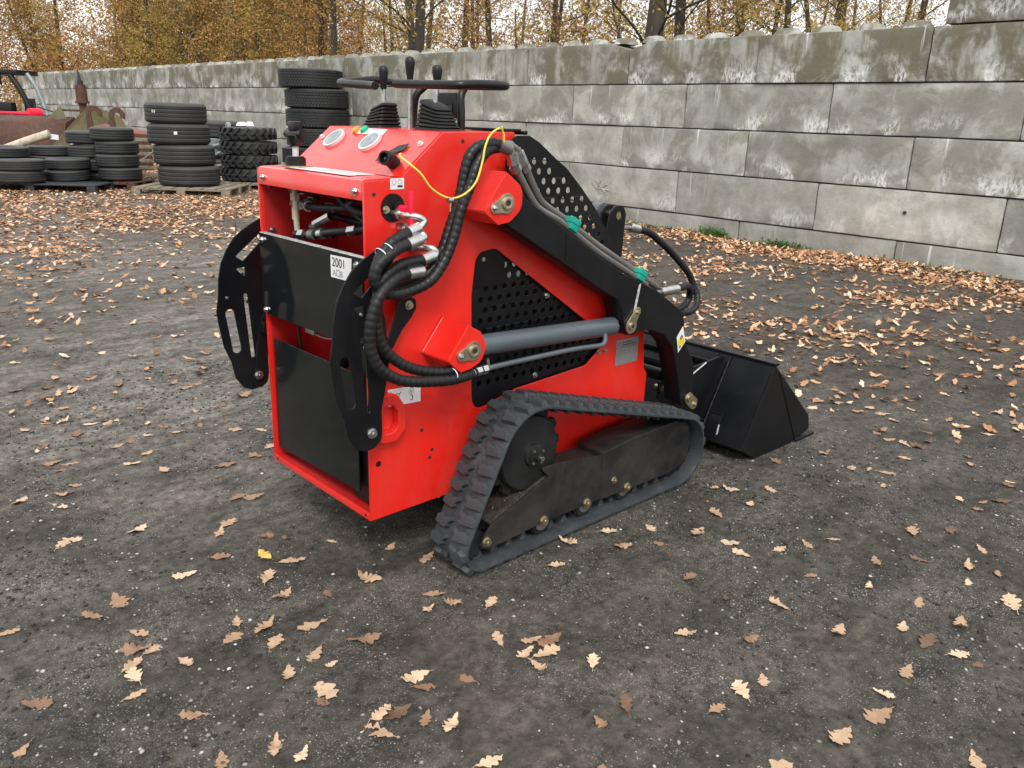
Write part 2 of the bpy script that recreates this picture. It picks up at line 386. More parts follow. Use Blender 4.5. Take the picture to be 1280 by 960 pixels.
def plate_me(name, outer, holes, th, mat, bev=.0012):
    cu = bpy.data.curves.new(name + '_c', 'CURVE'); cu.dimensions = '2D'; cu.fill_mode = 'BOTH'; cu.extrude = max(1e-4, th / 2 - bev); cu.bevel_depth = bev; cu.bevel_resolution = 1
    for lp in [outer] + list(holes or []):
        s = cu.splines.new('POLY'); s.points.add(len(lp) - 1); s.use_cyclic_u = True
        for i, (x, y) in enumerate(lp): s.points[i].co = (x, y, 0, 1)
    o = bpy.data.objects.new('tmp', cu); COL.objects.link(o)
    me = bpy.data.meshes.new_from_object(o.evaluated_get(bpy.context.evaluated_depsgraph_get()))
    bpy.data.objects.remove(o); bpy.data.curves.remove(cu); me.materials.clear(); me.name = name
    return finish(me, mat, 35)
def plateY(name, outer, y0, y1, mat, parent=None, holes=None, bev=.0012):
    """plate in the x-z plane spanning y0..y1"""
    me = plate_me(name, outer, holes, abs(y1 - y0), mat, bev)
    me.transform(Matrix.Translation((0, (y0 + y1) / 2, 0)) @ Matrix.Rotation(PI / 2, 4, 'X')); me.update()
    return link(name, me, parent)
def plateX(name, outer, x0, x1, mat, parent=None, holes=None, bev=.0012):
    """outline given as (y,z), spanning x0..x1"""
    me = plate_me(name, outer, holes, abs(x1 - x0), mat, bev)
    me.transform(Matrix.Translation(((x0 + x1) / 2, 0, 0)) @ Matrix(((0, 0, 1, 0), (1, 0, 0, 0), (0, 1, 0, 0), (0, 0, 0, 1)))); me.update()
    return link(name, me, parent)
def extr_y(name, prof, y0, y1, mat, parent, bev=.004):
    """closed x-z profile extruded along y"""
    return plateY(name, prof, y0, y1, mat, parent, None, bev)
_bolt = {}
def bolt(p, n, r, parent, mat='steel', name='bolt'):
    key = (round(r, 4), mat)
    if key not in _bolt:
        parts = [cyl_vf((0, 0, 0), (0, 0, r * .25), r * 1.15, sides=16), cyl_vf((0, 0, r * .25), (0, 0, r * .95), r * .86, sides=6), cyl_vf((0, 0, r * .9), (0, 0, r * 1.15), r * .4, sides=10)]
        _bolt[key] = join_mesh('bolt', parts, mat)
    o = link(name, _bolt[key], parent, loc=p); o.rotation_mode = 'QUATERNION'
    o.rotation_quaternion = Vector(n).to_track_quat('Z', 'Y'); return o
def text_o(name, s, size, mat, parent, mw, align='LEFT', ext=.0004):
    cu = bpy.data.curves.new('t', 'FONT'); cu.body = s; cu.size = size; cu.extrude = ext; cu.align_x = align
    o = bpy.data.objects.new('tmp', cu); COL.objects.link(o)
    me = bpy.data.meshes.new_from_object(o.evaluated_get(bpy.context.evaluated_depsgraph_get()))
    bpy.data.objects.remove(o); bpy.data.curves.remove(cu); me.materials.clear(); me.transform(mw); finish(me, mat, 0)
    return link(name, me, parent)
def basis(o, ex, ey):
    ex = Vector(ex).normalized(); ey = Vector(ey).normalized(); ez = ex.cross(ey)
    return Matrix(((ex.x, ey.x, ez.x, o[0]), (ex.y, ey.y, ez.y, o[1]), (ex.z, ey.z, ez.z, o[2]), (0, 0, 0, 1)))

# ================================================================== GROUND
def vnoise(x, y, seed=0):
    xi = np.floor(x).astype(int); yi = np.floor(y).astype(int); fx = x - xi; fy = y - yi
    fx = fx * fx * (3 - 2 * fx); fy = fy * fy * (3 - 2 * fy)
    def h(a, b):
        n = (a * 374761393 + b * 668265263 + seed * 1442695041) & 0x7fffffff
        n = ((n ^ (n >> 13)) * 1274126177) & 0x7fffffff
        return ((n ^ (n >> 16)) & 0xffff) / 65535.
    return (h(xi, yi) * (1 - fx) + h(xi + 1, yi) * fx) * (1 - fy) + (h(xi, yi + 1) * (1 - fx) + h(xi + 1, yi + 1) * fx) * fy
def gheight(x, y):
    x = np.asarray(x, float); y = np.asarray(y, float); z = 0
    for f, a, s in ((.5, .012, 1), (2.1, .010, 2), (6, .007, 3), (15, .0045, 4), (34, .0030, 5)): z = z + (vnoise(x * f + 100, y * f + 100, s) - .5) * a * 2
    # shallow wheel ruts running past the machine
    r = np.sin((y * .9 + .25 * x + .5 * np.sin(x * .6)) * 2.2); z = z + .006 * r
    tyre = (vnoise(x * 9 + 50, y * 9 + 50, 9) > .62) * .006 * np.clip(vnoise(x * 1.3 + 7, y * 1.3 + 7, 12) * 2 - .8, 0, 1)
    z = z + tyre
    for (x0, y0, x1, y1, w_) in ((1.75, .35, 1.20, -.60, .05), (1.20, -.60, .85, -1.6, .05), (1.55, -.9, 1.15, -1.75, .04), (-1.2, .75, .25, 1.55, .09), (-1.1, 1.35, .4, 2.2, .07)):
        dx, dy = x1 - x0, y1 - y0; L2 = dx * dx + dy * dy; t_ = np.clip(((x - x0) * dx + (y - y0) * dy) / L2, 0, 1)
        d_ = np.hypot(x - x0 - t_ * dx, y - y0 - t_ * dy) + (vnoise(x * 7, y * 7, 61) - .5) * .05
        z = z - .010 * np.exp(-(d_ / w_) ** 2) + .008 * np.exp(-((d_ - w_ * 1.9) / (w_ * .6)) ** 2) * vnoise(x * 16, y * 16, 62) * 1.5
    near = np.clip(1 - np.maximum(np.maximum(.15 - x, x - 2.55), np.maximum(-.3 - y, y - 1.0)) / .3, 0, 1)
    return z * (1 - .65 * near) - .002 * near
def axis_coords(lo, hi, step, far0, far1):
    a = list(np.arange(lo, hi + 1e-6, step)); s = step; x = a[-1]
    while x < far1: s *= 1.13; x += s; a.append(x)
    s = step; x = a[0]; pre = []
    while x > far0: s *= 1.13; x -= s; pre.append(x)
    return np.array(pre[::-1] + a)
gx = axis_coords(-1.7, 3.4, .0155, -300, 400); gy = axis_coords(-1.9, 2.6, .0155, -300, 400)
GX, GY = np.meshgrid(gx, gy, indexing='ij'); GZ = gheight(GX, GY)
fade = np.clip(1 - (np.hypot(GX - 2, GY - 2) - 25) / 40, 0, 1); GZ = GZ * fade
nx, ny = GX.shape
gv = np.stack([GX, GY, GZ], -1).reshape(-1, 3).astype(np.float32)
ii = (np.arange(nx - 1)[:, None] * ny + np.arange(ny - 1)[None]).ravel()
gf = np.stack([ii, ii + ny, ii + ny + 1, ii + 1], 1)
def fast_mesh(name, V, F, mat, smooth=0):
    V = np.asarray(V, np.float32); F = np.asarray(F, np.int32); k = F.shape[1]
    me = bpy.data.meshes.new(name); me.vertices.add(len(V)); me.vertices.foreach_set('co', V.ravel())
    me.loops.add(F.size); me.loops.foreach_set('vertex_index', F.ravel())
    me.polygons.add(len(F)); me.polygons.foreach_set('loop_start', np.arange(len(F), dtype=np.int32) * k)
    me.update(calc_edges=True); me.validate(); me.materials.append(M[mat])
    if smooth: me.shade_smooth()
    return me
def litter_density(x, y):
    """leaves per square metre; thick drifts by the wall and in the far yard, sparse round the machine"""
    x = np.asarray(x, float); y = np.asarray(y, float)
    cl = vnoise(x * 1.1 + 40, y * 1.1 + 60, 21) * .6 + vnoise(x * 3.1 + 40, y * 3.1 + 60, 22) * .4
    d = 5 + 0 * x
    wallw = np.clip((x - 3.0) / 5.2, 0, 1)
    d = d + 190 * wallw ** 1.35 * np.clip((cl - .36) * 4.4, .05, 1.7)
    far = np.clip((y - 4.2) / 6.0, 0, 1)
    d = d + 230 * far ** 1.7 * np.clip((cl - .25) * 2.3, .12, 1.3)
    mid = np.clip((y - 1.2) / 3, 0, 1) * np.clip((3 - x) / 2, 0, 1); d = d + 9 * mid * np.clip((cl - .35) * 4, 0, 1.5)
    return d
me = fast_mesh('ground', gv, gf, 'ground', 1)
at = me.attributes.new('litter', 'FLOAT', 'POINT')
lit = np.clip(litter_density(GX, GY) / 260., 0, .85); lit = lit * (GX < 40)
at.data.foreach_set('value', lit.ravel().astype(np.float32))
at = me.attributes.new('dry', 'FLOAT', 'POINT')
_n = vnoise(GX * .8 + 70, GY * .8 + 30, 51) * .6 + vnoise(GX * 2.7 + 70, GY * 2.7 + 30, 52) * .4
_band = np.exp(-((GY - (.95 + .35 * GX)) / .42) ** 2) * (GX < .3)              # trodden light strip that passes behind the machine
dry = np.clip((GY - .35 - .55 * np.maximum(GX, 0)) / 1.6, 0, 1) * .75 + .12 + .35 * _band
dry = np.clip(dry * np.clip((_n - .2) * 2.2, .15, 1.2), 0, .95)
at.data.foreach_set('value', dry.ravel().astype(np.float32))
ground = tag(link('ground', me), kind='structure')

# pebbles and clods lying loose on the ground
def scatter_solids(name, n, xr, yr, smin, smax, mat, label, cat, power=2.2, flat=.6, seed=3, dens=None):
    r = np.random.default_rng(seed)
    base = np.array([(1, 0, 0), (.3, .95, 0), (-.8, .6, 0), (-.8, -.6, 0), (.3, -.95, 0), (.1, .1, .9), (0, 0, -.7)], float)
    fc = np.array([(0, 1, 5), (1, 2, 5), (2, 3, 5), (3, 4, 5), (4, 0, 5), (1, 0, 6), (2, 1, 6), (3, 2, 6), (4, 3, 6), (0, 4, 6)])
    x = r.uniform(*xr, n * 3); y = r.uniform(*yr, n * 3)
    dn = vnoise(x * .9 + 11, y * .9 + 5, 31) * .6 + vnoise(x * 3 + 11, y * 3 + 5, 32) * .4
    keep = r.random(n * 3) < np.clip((dn - .36) * 3.2, .03, 1); x, y = x[keep][:n], y[keep][:n]; n = len(x)
    s = smin + (smax - smin) * r.random(n) ** power; a = r.uniform(0, 2 * PI, n)
    V = base[None] * (1 + r.uniform(-.28, .28, (n, 7, 3))); V[..., 2] *= flat; V[..., 1] *= r.uniform(.6, 1, n)[:, None]
    V *= s[:, None, None] * .5; ca, sa = np.cos(a)[:, None], np.sin(a)[:, None]
    X = V[..., 0] * ca - V[..., 1] * sa + x[:, None]; Y = V[..., 0] * sa + V[..., 1] * ca + y[:, None]
    Z = V[..., 2] + (gheight(x, y) + s * .10)[:, None]
    F = (fc[None] + (np.arange(n) * 7)[:, None, None]).reshape(-1, 3)
    return tag(link(name, fast_mesh(name, np.stack([X, Y, Z], -1).reshape(-1, 3), F, mat, 0)), label, cat, kind='stuff')
scatter_solids('pebbles', 30000, (-1.6, 3.8), (-1.9, 3.6), .0022, .019, 'stone', 'small pale and grey pebbles scattered over the dark dirt', 'pebbles', 7.0)
scatter_solids('dirt_clods', 30000, (-1.6, 4.6), (-1.9, 4.6), .003, .019, 'clod', 'crumbs and small clods of dark dirt on the yard surface', 'dirt', 4.0, .55, 4)

# ================================================================== WALL OF CONCRETE BLOCKS
WX, WY0, WZ0, BL, BH, BD = 8.869, 8.679, 2.653, 2.198, .60, .62
_core = [(.06, .56)]
wall = thing('concrete_block_wall', 'long stacked concrete block wall with white lime stains behind the yard', 'wall', (WX, 0, 0))
def block_me(k, knobs):
    bm = box_bm((0, 0, 0), (BD, BL - .012, BH - .016), .017, 2)
    bmesh.ops.subdivide_edges(bm, edges=[e for e in bm.edges if e.calc_length() > .5], cuts=5, use_grid_fill=True)
    r = random.Random(k)
    for v in bm.verts:
        v.co += Vector((r.uniform(-.003, .003), r.uniform(-.002, .002), r.uniform(-.003, .003)))
    return bm
def knob_me(k):
    r = random.Random(100 + k); V, Fc = lathe_vf([(.185, -.01), (.165, .03), (.135, .068), (.09, .088), (.0001, .094)], 12)
    V = [(x * 1.0 * (1 + r.uniform(-.05, .05)), y * 1.05, z + r.uniform(-.008, .008)) for x, y, z in V]
    return mesh('stud', V, Fc, 'conc_top', 60)
knobs = [knob_me(i) for i in range(3)]
bmeshes = {m: [bm_mesh('concrete_block', block_me(i + 10 * j, 0), m, 35) for i in range(3)] for j, m in enumerate(('conc_top', 'conc_mid', 'conc_low'))}
rb = random.Random(5)
for row in range(-1, 5):
    s0 = {-1: 3.05, 0: -15, 1: -14.5, 2: -15, 3: -14.5, 4: -15}[row]
    s = s0
    while s < 9:
        y_hi = WY0 - BL * s; mat = 'conc_top' if row <= 0 else ('conc_mid' if row < 2 or (row == 2 and rb.random() < .6) else 'conc_low')
        me = rb.choice(bmeshes[mat])
        if row == 0 and abs(s - 1) < .01 or row == 0 and abs(s) < .01:     # the two blocks that lost their meeting top corner
            bm = bmesh.new(); bm.from_mesh(me); top = abs(s) < .01
            for v in bm.verts:
                yy = v.co.y if top else (BL - .012 - v.co.y)                # distance from the damaged joint
                if yy < .20 and v.co.z > .25:
                    v.co.z -= (.20 - yy) * .55 * (v.co.z - .25) / .33
            me = bm_mesh('concrete_block', bm, mat, 35)
        o = link('concrete_block', me, wall, loc=(rb.uniform(-.02, .012), y_hi - BL + .006, WZ0 - BH * (row + 1) + .008))
        tn = {(3, 2.5): 1.32, (2, 3): 1.12, (2, 2): .88, (1, 2.5): 1.05, (1, 1.5): .92, (3, 1.5): .90, (3, .5): .98, (2, 1): 1.02, (4, 3): .92, (4, 2): .9, (3, 3.5): .8}.get((row, s), rb.uniform(.80, 1.1)); o.color = (tn, tn, tn * .99, 1)
        if row == 0 and s < 3.0 or row == -1:
            for q in range(4 if row == 0 else 0):
                link('stud', knobs[(q + int(s)) % 3], o, loc=(.24, BL * (q + .5) / 4, BH - .016))
        s += 1
    zt = WZ0 - BH * (row + 1); box('joint_light_stop', (.05, WY0 - BL * 9.5 - WY0 * 0, zt - .012 + BH * 0), (.57, WY0 + BL * 15, zt + .012), 'ink', wall, 0) if row > -1 and row < 4 else None  # added dark slabs that stop light showing through between the block courses

cyl('lifting_hole', (-.022, 2.048, .59), (.02, 2.048, .59), .022, 'ink', wall, sides=14)
for (a, b) in (((7.05, .575), (6.85, .415)), ((6.965, .605), (6.765, .445)), ((6.865, .61), (6.92, .485)), ((6.725, .56), (6.92, .485)), ((6.92, .485), (6.685, .475))):
    v, f = tube_vf([Vector((-.020, a[0], a[1])), Vector((-.020, b[0], b[1]))], .012, 6); link('cast_mark', mesh('cast_mark', v, f, 'conc_mid', 30), wall)
# ================================================================== TREES
def tree_data(seed, H, trunk_r, nbr, leaf_n, leaf_s, spread, zlo, fork=False):
    r = random.Random(seed); tubes = []; tips = []
    def limb(p, d, L, rad, depth):
        P = [p]; n = 5 if depth < 2 else 3; dd = d.copy()
        for i in range(n):
            dd = (dd + Vector((r.uniform(-1, 1), r.uniform(-1, 1), r.uniform(-.5, .8))) * (.035 if depth == 0 else .22)).normalized()
            P.append(P[-1] + dd * L / n)
        tubes.append((P, rad, rad * (.45 if depth else .4), 10 if depth == 0 else (6 if depth == 1 else 4)))
        return P, dd
    top, _ = limb(Vector((0, 0, -.2)), Vector((r.uniform(-.05, .05), r.uniform(-.05, .05), 1)), H, trunk_r, 0)
    leads = [top]
    if fork:
        a = r.uniform(0, 2 * PI); b0 = top[1].lerp(top[2], .2)
        P, _ = limb(b0, Vector((math.cos(a) * .22, math.sin(a) * .22, 1)).normalized(), H * .6, trunk_r * .7, 0); leads.append(P)
    for i in range(nbr):
        P = r.choice(leads); f = (i + r.random()) / nbr; z = zlo + (1 - zlo) * f
        k = z * (len(P) - 1); j = min(int(k), len(P) - 2); p = P[j].lerp(P[j + 1], k - j); a = r.uniform(0, 2 * PI)
        d = Vector((math.cos(a), math.sin(a), r.uniform(.15, .8))).normalized(); L = spread * (1.1 - .6 * f) * r.uniform(.6, 1.2)
        Q, dd = limb(p, d, L, trunk_r * r.uniform(.10, .19) * (1.2 - f * .6), 1)
        for m in range(6):
            q = Q[r.randint(1, len(Q) - 1)]; d2 = (dd + Vector((r.uniform(-1, 1), r.uniform(-1, 1), r.uniform(-.6, .7)))).normalized()
            R_, _ = limb(q, d2, L * r.uniform(.3, .55), trunk_r * .055, 2); tips += R_[1:]
            for m2 in range(2):
                d3 = (d2 + Vector((r.uniform(-1, 1), r.uniform(-1, 1), r.uniform(-.6, .6)))).normalized()
                R2, _ = limb(R_[r.randint(1, 3)], d3, L * .22, trunk_r * .028, 3); tips += R2[1:]
        tips += Q[3:]
    V = []; Fc = []
    for P, r0, r1, sd in tubes:
        n = len(P) - 1; v, f = tube_vf(P, r0, sd, rad=lambda i: (r0 * (1.35 if (sd == 10 and i == 0) else 1)) + (r1 - r0) * i / n, cap=False); o = len(V); V += v; Fc += [tuple(q + o for q in x) for x in f]
    rr = np.random.default_rng(seed); T = np.array([tuple(t) for t in tips]); c = T[rr.integers(0, len(T), leaf_n)] + rr.normal(0, .10 + spread * .035, (leaf_n, 3))
    c = c[c[:, 2] > .3]; n = len(c)
    u = rr.normal(size=(n, 3)); u /= np.linalg.norm(u, axis=1)[:, None]; w = np.cross(u, rr.normal(size=(n, 3))); w /= np.linalg.norm(w, axis=1)[:, None]
    s = leaf_s * rr.uniform(.6, 1.3, n)[:, None]
    q = np.stack([c - u * s, c + w * s * .45 + u * s * .1, c + u * s, c - w * s * .45 - u * s * .1], 1).reshape(-1, 3)
    return V, Fc, q, np.arange(n * 4).reshape(-1, 4)
def make_tree_meshes(i, mat, **k):
    V, Fc, q, qf = tree_data(i, **k)
    return mesh('trunk', V, Fc, 'bark', 60), fast_mesh('crown', q, qf, mat)
sparse = [make_tree_meshes(50 + i, ('fol_brown', 'fol_gold', 'fol_brown', 'fol_gold')[i], H=10.5, trunk_r=.165, nbr=26, leaf_n=6500, leaf_s=.05, spread=2.6, zlo=.14, fork=(i == 1)) for i in range(4)]
dense = [make_tree_meshes(80 + i, ('fol_gold', 'fol_gold', 'fol_olive', 'fol_brown')[i], H=11, trunk_r=.17, nbr=30, leaf_n=12500, leaf_s=.062, spread=2.9, zlo=.08, fork=(i == 2)) for i in range(4)]
TREES = [(11.4,40.5,9),(11.5,31.5,11),(11.2,31.6,10),(10.2,21.6,13),(14.0,34.0,9),(13.4,29.6,10),(18.6,36.1,8),(19.4,35.3,8),(15.8,27.3,10),(12.1,20.2,13),(18.7,29.7,9),(10.8,14.6,20),(26.8,36.6,7),(20.8,27.7,9),(16.2,19.4,12),(25.7,29.6,8),(15.6,17.1,13),(31.0,32.6,6),(16.7,16.1,13),(17.2,15.6,13),(27.6,25.4,7),(11.7,8.5,20),(14.7,9.7,17),(22.1,14.0,12),(27.5,16.6,10),(20.8,9.8,14),(29.8,15.2,8),(26.4,12.4,10),(31.2,14.1,7),(20.8,7.7,15),(27.3,10.8,9),(10.8,36.9,9),(13.2,41.0,8),(16.0,32.2,9)]
TREES += [(9.6, 50, 9), (8.2, 56, 9), (11.2, 57, 9), (6.5, 60, 9), (11.5, 26.0, 11), (13.0, 23.4, 11), (12.3, 46, 9), (9.8, 47, 9), (16.5, 43, 9), (20, 41, 9), (23, 33, 9), (24, 23.5, 9), (28, 20.5, 9), (19.5, 22.5, 9), (12.5, 38.5, 9), (10.5, 26.2, 8), (22.5, 4.5, 11), (14.5, 2.0, 14), (26, 6.0, 9)]
_used = {}
def tree_label(x, y, isd):
    r_ = y / x; marks = [(3.9, 'above the wheel loader'), (3.1, 'above the brown bucket'), (2.75, 'above the breaker hammer'), (2.45, 'above the steel hooks'), (2.2, 'above the leaning tyre stack'), (2.0, 'above the red trough'), (1.86, 'above the tractor tyres'), (1.72, 'above the tall tyre stack'), (1.5, 'left of the forked tree'), (1.2, 'above the handlebar'), (.98, 'above the right joystick'), (.85, 'above the yellow cord'), (.62, 'left of the thickest trunk'), (.50, 'right of the two thickest trunks'), (.38, 'over the pale lime-stained block'), (-1, 'beside the raised end block')]
    m = [t for v_, t in marks if r_ > v_][0]; n = _used.get(m, 0); _used[m] = n + 1
    return ('leafy autumn tree %s, %s behind the wall' if isd else 'bare-twigged tree %s, %s behind the wall') % (m, ('nearest one', 'next one', 'third one', 'fourth one', 'fifth one', 'sixth one')[min(n, 5)])
_r = random.Random(17)
for _i in range(26):            # slim poles of the plantation between the bigger trees
    _k = _r.uniform(.42, 3.2); _x = _r.uniform(12.5, 24) if _k < 2 else _r.uniform(11.5, 15); TREES.append((round(_x, 1), round(_x * _k, 1), 8))
TREES = [t for i, t in enumerate(TREES) if all(math.hypot(t[0] - u[0], t[1] - u[1]) > 1.0 for u in TREES[:i])]
TREES.sort(key=lambda t: t[0] ** 2 + t[1] ** 2)
rt = random.Random(11); GT = 'row of bare-limbed autumn trees behind the block wall'
for i, (x, y, w) in enumerate(TREES):
    isd = y / x > 1.78
    if x < 13 and isd: x += 2.4
    set_ = dense if isd else sparse; k = rt.randrange(4)
    if not isd and rt.random() < .5: k = rt.choice((0, 2))
    if (x, y) == (10.8, 14.6): k = 1
    tr, cr = set_[k]; sc = .30 / .38 * rt.uniform(.85, 1.1) * (.85 if w == 8 else 1) * (w / 10 if w > 14 else 1) ** .2
    nm = 'tree'
    colr = ('brown', 'golden', 'olive and yellow', 'brown')[k] if isd else ('brown', 'golden', 'brown', 'olive')[k]
    lab = ('tree with dense %s autumn leaves behind the left stretch of the wall' if isd else 'slim tree with sparse %s leaves and bare twigs behind the wall') % colr
    if w == 20 and y < 10: lab = 'thickest straight dark trunk rising just behind the wall, right of the loader'
    elif w == 20: lab = 'forked tree close behind the wall above the joystick levers'
    elif w == 17: lab = 'second thick trunk behind the wall, right of the thickest one'
    if w < 17: lab = tree_label(x, y, isd)
    T = thing(nm, lab, 'tree', (x, y, -.1), rt.uniform(0, 6.28), ('trees with dense leaves behind the wall' if isd else 'sparse trees behind the wall'))
    T.scale = (sc, sc, sc)
    if w == 20 and y < 10: T.scale = (sc * 1.35, sc * 1.35, sc)
    link('trunk', tr, T); link('crown', cr, T)
# far woodland mass behind the tree row (reads as one mass)
r = np.random.default_rng(77)
def wood_mass(name, n, path, width, zr, mat, s, label, seed):
    r = np.random.default_rng(seed); t = r.random(n); P = np.array(path, float); seg = t * (len(P) - 1); j = np.minimum(seg.astype(int), len(P) - 2); f = (seg - j)[:, None]
    c = P[j] * (1 - f) + P[j + 1] * f; c = c + r.normal(0, width, (n, 2)); z = zr[0] + (zr[1] - zr[0]) * r.random(n) ** 1.25
    k = vnoise(c[:, 0] * .45 + 500, (c[:, 1] + z * 1.7) * .45 + 500, seed) > (.30 + .45 * (z - zr[0]) / (zr[1] - zr[0])) * r.uniform(.6, 1.1, n)
    c, z = c[k], z[k]; n = len(c); c = np.concatenate([c, z[:, None]], 1)
    u = r.normal(size=(n, 3)); u /= np.linalg.norm(u, axis=1)[:, None]; w = np.cross(u, r.normal(size=(n, 3))); w /= np.linalg.norm(w, axis=1)[:, None]
    s = s * r.uniform(.6, 1.4, n)[:, None]
    q = np.stack([c - u * s, c + w * s * .45, c + u * s, c - w * s * .45], 1).reshape(-1, 3)
    return tag(link(name, fast_mesh(name, q, np.arange(n * 4).reshape(-1, 4), mat)), label, 'undergrowth', kind='stuff')
wood_mass('undergrowth', 110000, [(8, 62), (10.5, 56), (11.8, 50), (13, 44), (17, 33), (18.5, 30)], 1.3, (.3, 8.5), 'fol_brown', .075, 'brown and golden undergrowth filling the gaps between the left trees', 5)
wood_mass('far_woodland', 60000, [(30, 66), (34, 46), (42, 36), (56, 30)], 2.5, (.3, 10.0), 'fol_olive', .13, 'distant olive-brown woodland edge behind the tree row', 6)
wood_mass('bramble', 45000, [(14, 24), (19, 19), (26, 13), (34, 9), (40, 2)], 1.0, (.3, 4.6), 'fol_brown', .05, 'loose brown bramble and twigs low between the right trees', 8)

# weeds at the wall foot
def weed(x, y, w, h, n, seed, label):
    r = np.random.default_rng(seed); V = []; Fc = []
    for i in range(n):
        a = r.uniform(0, 2 * PI); b = np.array([x + r.normal(0, w * .25), y + r.normal(0, w), -.01]); tip = b + np.array([math.cos(a) * w * .4, math.sin(a) * w * .5, h * r.uniform(.4, 1.)])
        m = (b + tip) / 2 + np.array([0, 0, h * .15]); sd = np.array([-math.sin(a), math.cos(a), 0]) * .006
        o = len(V); V += [b - sd * .4, b + sd * .4, m + sd, m - sd, tip]; Fc += [(o, o + 1, o + 2, o + 3), (o + 3, o + 2, o + 4)]
        for j in range(3):
            c = b + (tip - b) * r.uniform(.3, 1); e = c + r.normal(0, .02, 3) + np.array([0, 0, .008]); sd2 = r.normal(0, .007, 3)
            o = len(V); V += [c, (c + e) / 2 + sd2, e, (c + e) / 2 - sd2]; Fc.append((o, o + 1, o + 2, o + 3))
    tag(link('weed', mesh('weed', V, Fc, 'weed', 0)), label, 'weed', 'weeds at the foot of the wall')
weed(8.74, 4.62, .13, .16, 110, 1, 'upright green weed tuft in the joint at the wall foot, middle of three')
weed(8.72, 3.50, .17, .10, 120, 2, 'low green weed clump at the wall foot, rightmost near the lighter block')
weed(8.74, 5.9, .35, .06, 120, 3, 'straggling low green weeds at the wall foot, leftmost behind the hose')
weed(8.70, 1.5, .35, .05, 60, 4, 'faint green weeds at the wall foot near the picture edge')

# ================================================================== COMPACT TRACK LOADER  (x forward, y to its left, z up; rear right corner at the origin)
W = .672
L = thing('track_loader', 'red and black compact stand-behind track loader with a front bucket standing in the yard', 'loader')
def mir(y, s): return y if s == 0 else W - y
# --- side panels with the triangular inset window
side_out = [(0, .218), (0, 1.316), (.127, 1.320), (.290, 1.457), (.592, 1.463), (.600, 1.33), (.70, 1.13), (1.20, .84), (1.37, .72), (1.395, .50), (1.418, .47), (1.415, .25), (1.0, .228)]
side_r = [.004, .006, .015, .02, .01, .03, .05, .03, .03, .01, .01, .01, .01]
win = round_poly([(.425, .50), (.415, .93), (.432, 1.075), (.52, 1.085), (.98, .78), (1.15, .665), (1.02, .575), (.64, .552)], [.06, .05, .05, .05, .05, .04, .05, .02], 6)
for s in (0, 1):
    sp = plateY('side_panel', round_poly(side_out, side_r), mir(.0, s), mir(.008, s), 'red', L, [win], .0015)
    for (x, z) in ((.032, 1.279), (.369, 1.433), (.206, .492), (.24, .383), (.25, .41)):
        cyl('bolt_hole', (x, mir(-.0006, s), z), (x, mir(.002, s), z), .0065, 'ink', sp, sides=12)
    cyl('rubber_plug', (.030, mir(-.0012, s), .415), (.030, mir(.002, s), .415), .010, 'plastic', sp, sides=14)
    # perforated window guard behind the opening
    holes = [circ(.475 + .044 * i + .022 * (j % 2), .60 + .038 * j, .0115, 10) for i in range(14) for j in range(12)
             if (.475 + .044 * i) < 1.06 - 1.18 * max(0, .038 * j - .10)]
    ig = plateY('window_guard', [(.40, .50), (.39, 1.10), (.55, 1.11), (1.19, .68), (1.17, .60), (.6, .50)], mir(.020, s), mir(.023, s), 'black', L, holes, .0004)
    for p in ((.477, 1.047), (.798, .884), (.753, .582)): bolt((p[0], mir(.0195, s), p[1]), (0, -1 if s == 0 else 1, 0), .0095, ig, 'steel')
    for p in ((1.089, .620), (1.130, .621)): bolt((p[0], mir(0, s), p[1]), (0, -1 if s == 0 else 1, 0), .009, sp, 'brass')
# --- rear frame: top cover, slope, deck and rails, all one folded sheet
prof = [(0.001, .672 - .001)]
def strip_xz(pts, y0, y1, th):
    """folded sheet following x-z points, width y0..y1"""
    n = len(pts); V = []
    for i, (x, z) in enumerate(pts):
        a = Vector(pts[max(i - 1, 0)]); b = Vector(pts[min(i + 1, n - 1)]); d = (b - a).normalized(); nn = Vector((-d.y, d.x))
        for t in (0, -th):
            for y in (y0, y1): V.append((x + nn.x * t, y, z + nn.y * t))
    F = []
    for i in range(n - 1):
        a = i * 4; b = a + 4
        F += [(a, a + 1, b + 1, b), (a + 2, b + 2, b + 3, a + 3), (a, b, b + 2, a + 2), (a + 1, a + 3, b + 3, b + 1)]
    F += [(0, 2, 3, 1), ((n - 1) * 4, (n - 1) * 4 + 1, (n - 1) * 4 + 3, (n - 1) * 4 + 2)]
    return V, F
v1, f1 = strip_xz([(-.004, 1.262), (-.004, 1.312), (.0, 1.319), (.008, 1.322), (.128, 1.326)], .0085, W - .0085, .004)
cover = link('top_cover', mesh('top_cover', v1, f1, 'red', 30), L)
v1, f1 = strip_xz([(.128, 1.3275), (.286, 1.459)], .0085, W - .0085, .004)
console = link('console_panel', mesh('console_panel', v1, f1, 'red', 30), L)
v1, f1 = strip_xz([(.286, 1.4605), (.50, 1.464), (.585, 1.4635), (.590, 1.44)], .0085, W - .0085, .004)
deck = link('top_deck', mesh('top_deck', v1, f1, 'red', 30), L)
box('deck_hinge', (.55, .02, 1.4655), (.64, .26, 1.474), 'plastic', deck, .002); tube('hinge_pin', [(.645, .0, 1.462), (.645, .28, 1.462)], .007, 'plastic', deck, smooth=False)
rail = box('bottom_rail', (-.004, .0005, .216), (.004, W - .0005, .240), 'red', L, .001)
box('floor_pan', (.004, .009, .226), (.42, W - .009, .231), 'red_in', L, 0)
for y in (.03, W - .03): cyl('bolt_hole', (-.0050, y, .229), (-.003, y, .229), .006, 'ink', rail, sides=12)
for y in (.045, W - .04): bolt((-.004, y, 1.287), (-1, 0, 0), .012, cover, 'steel')
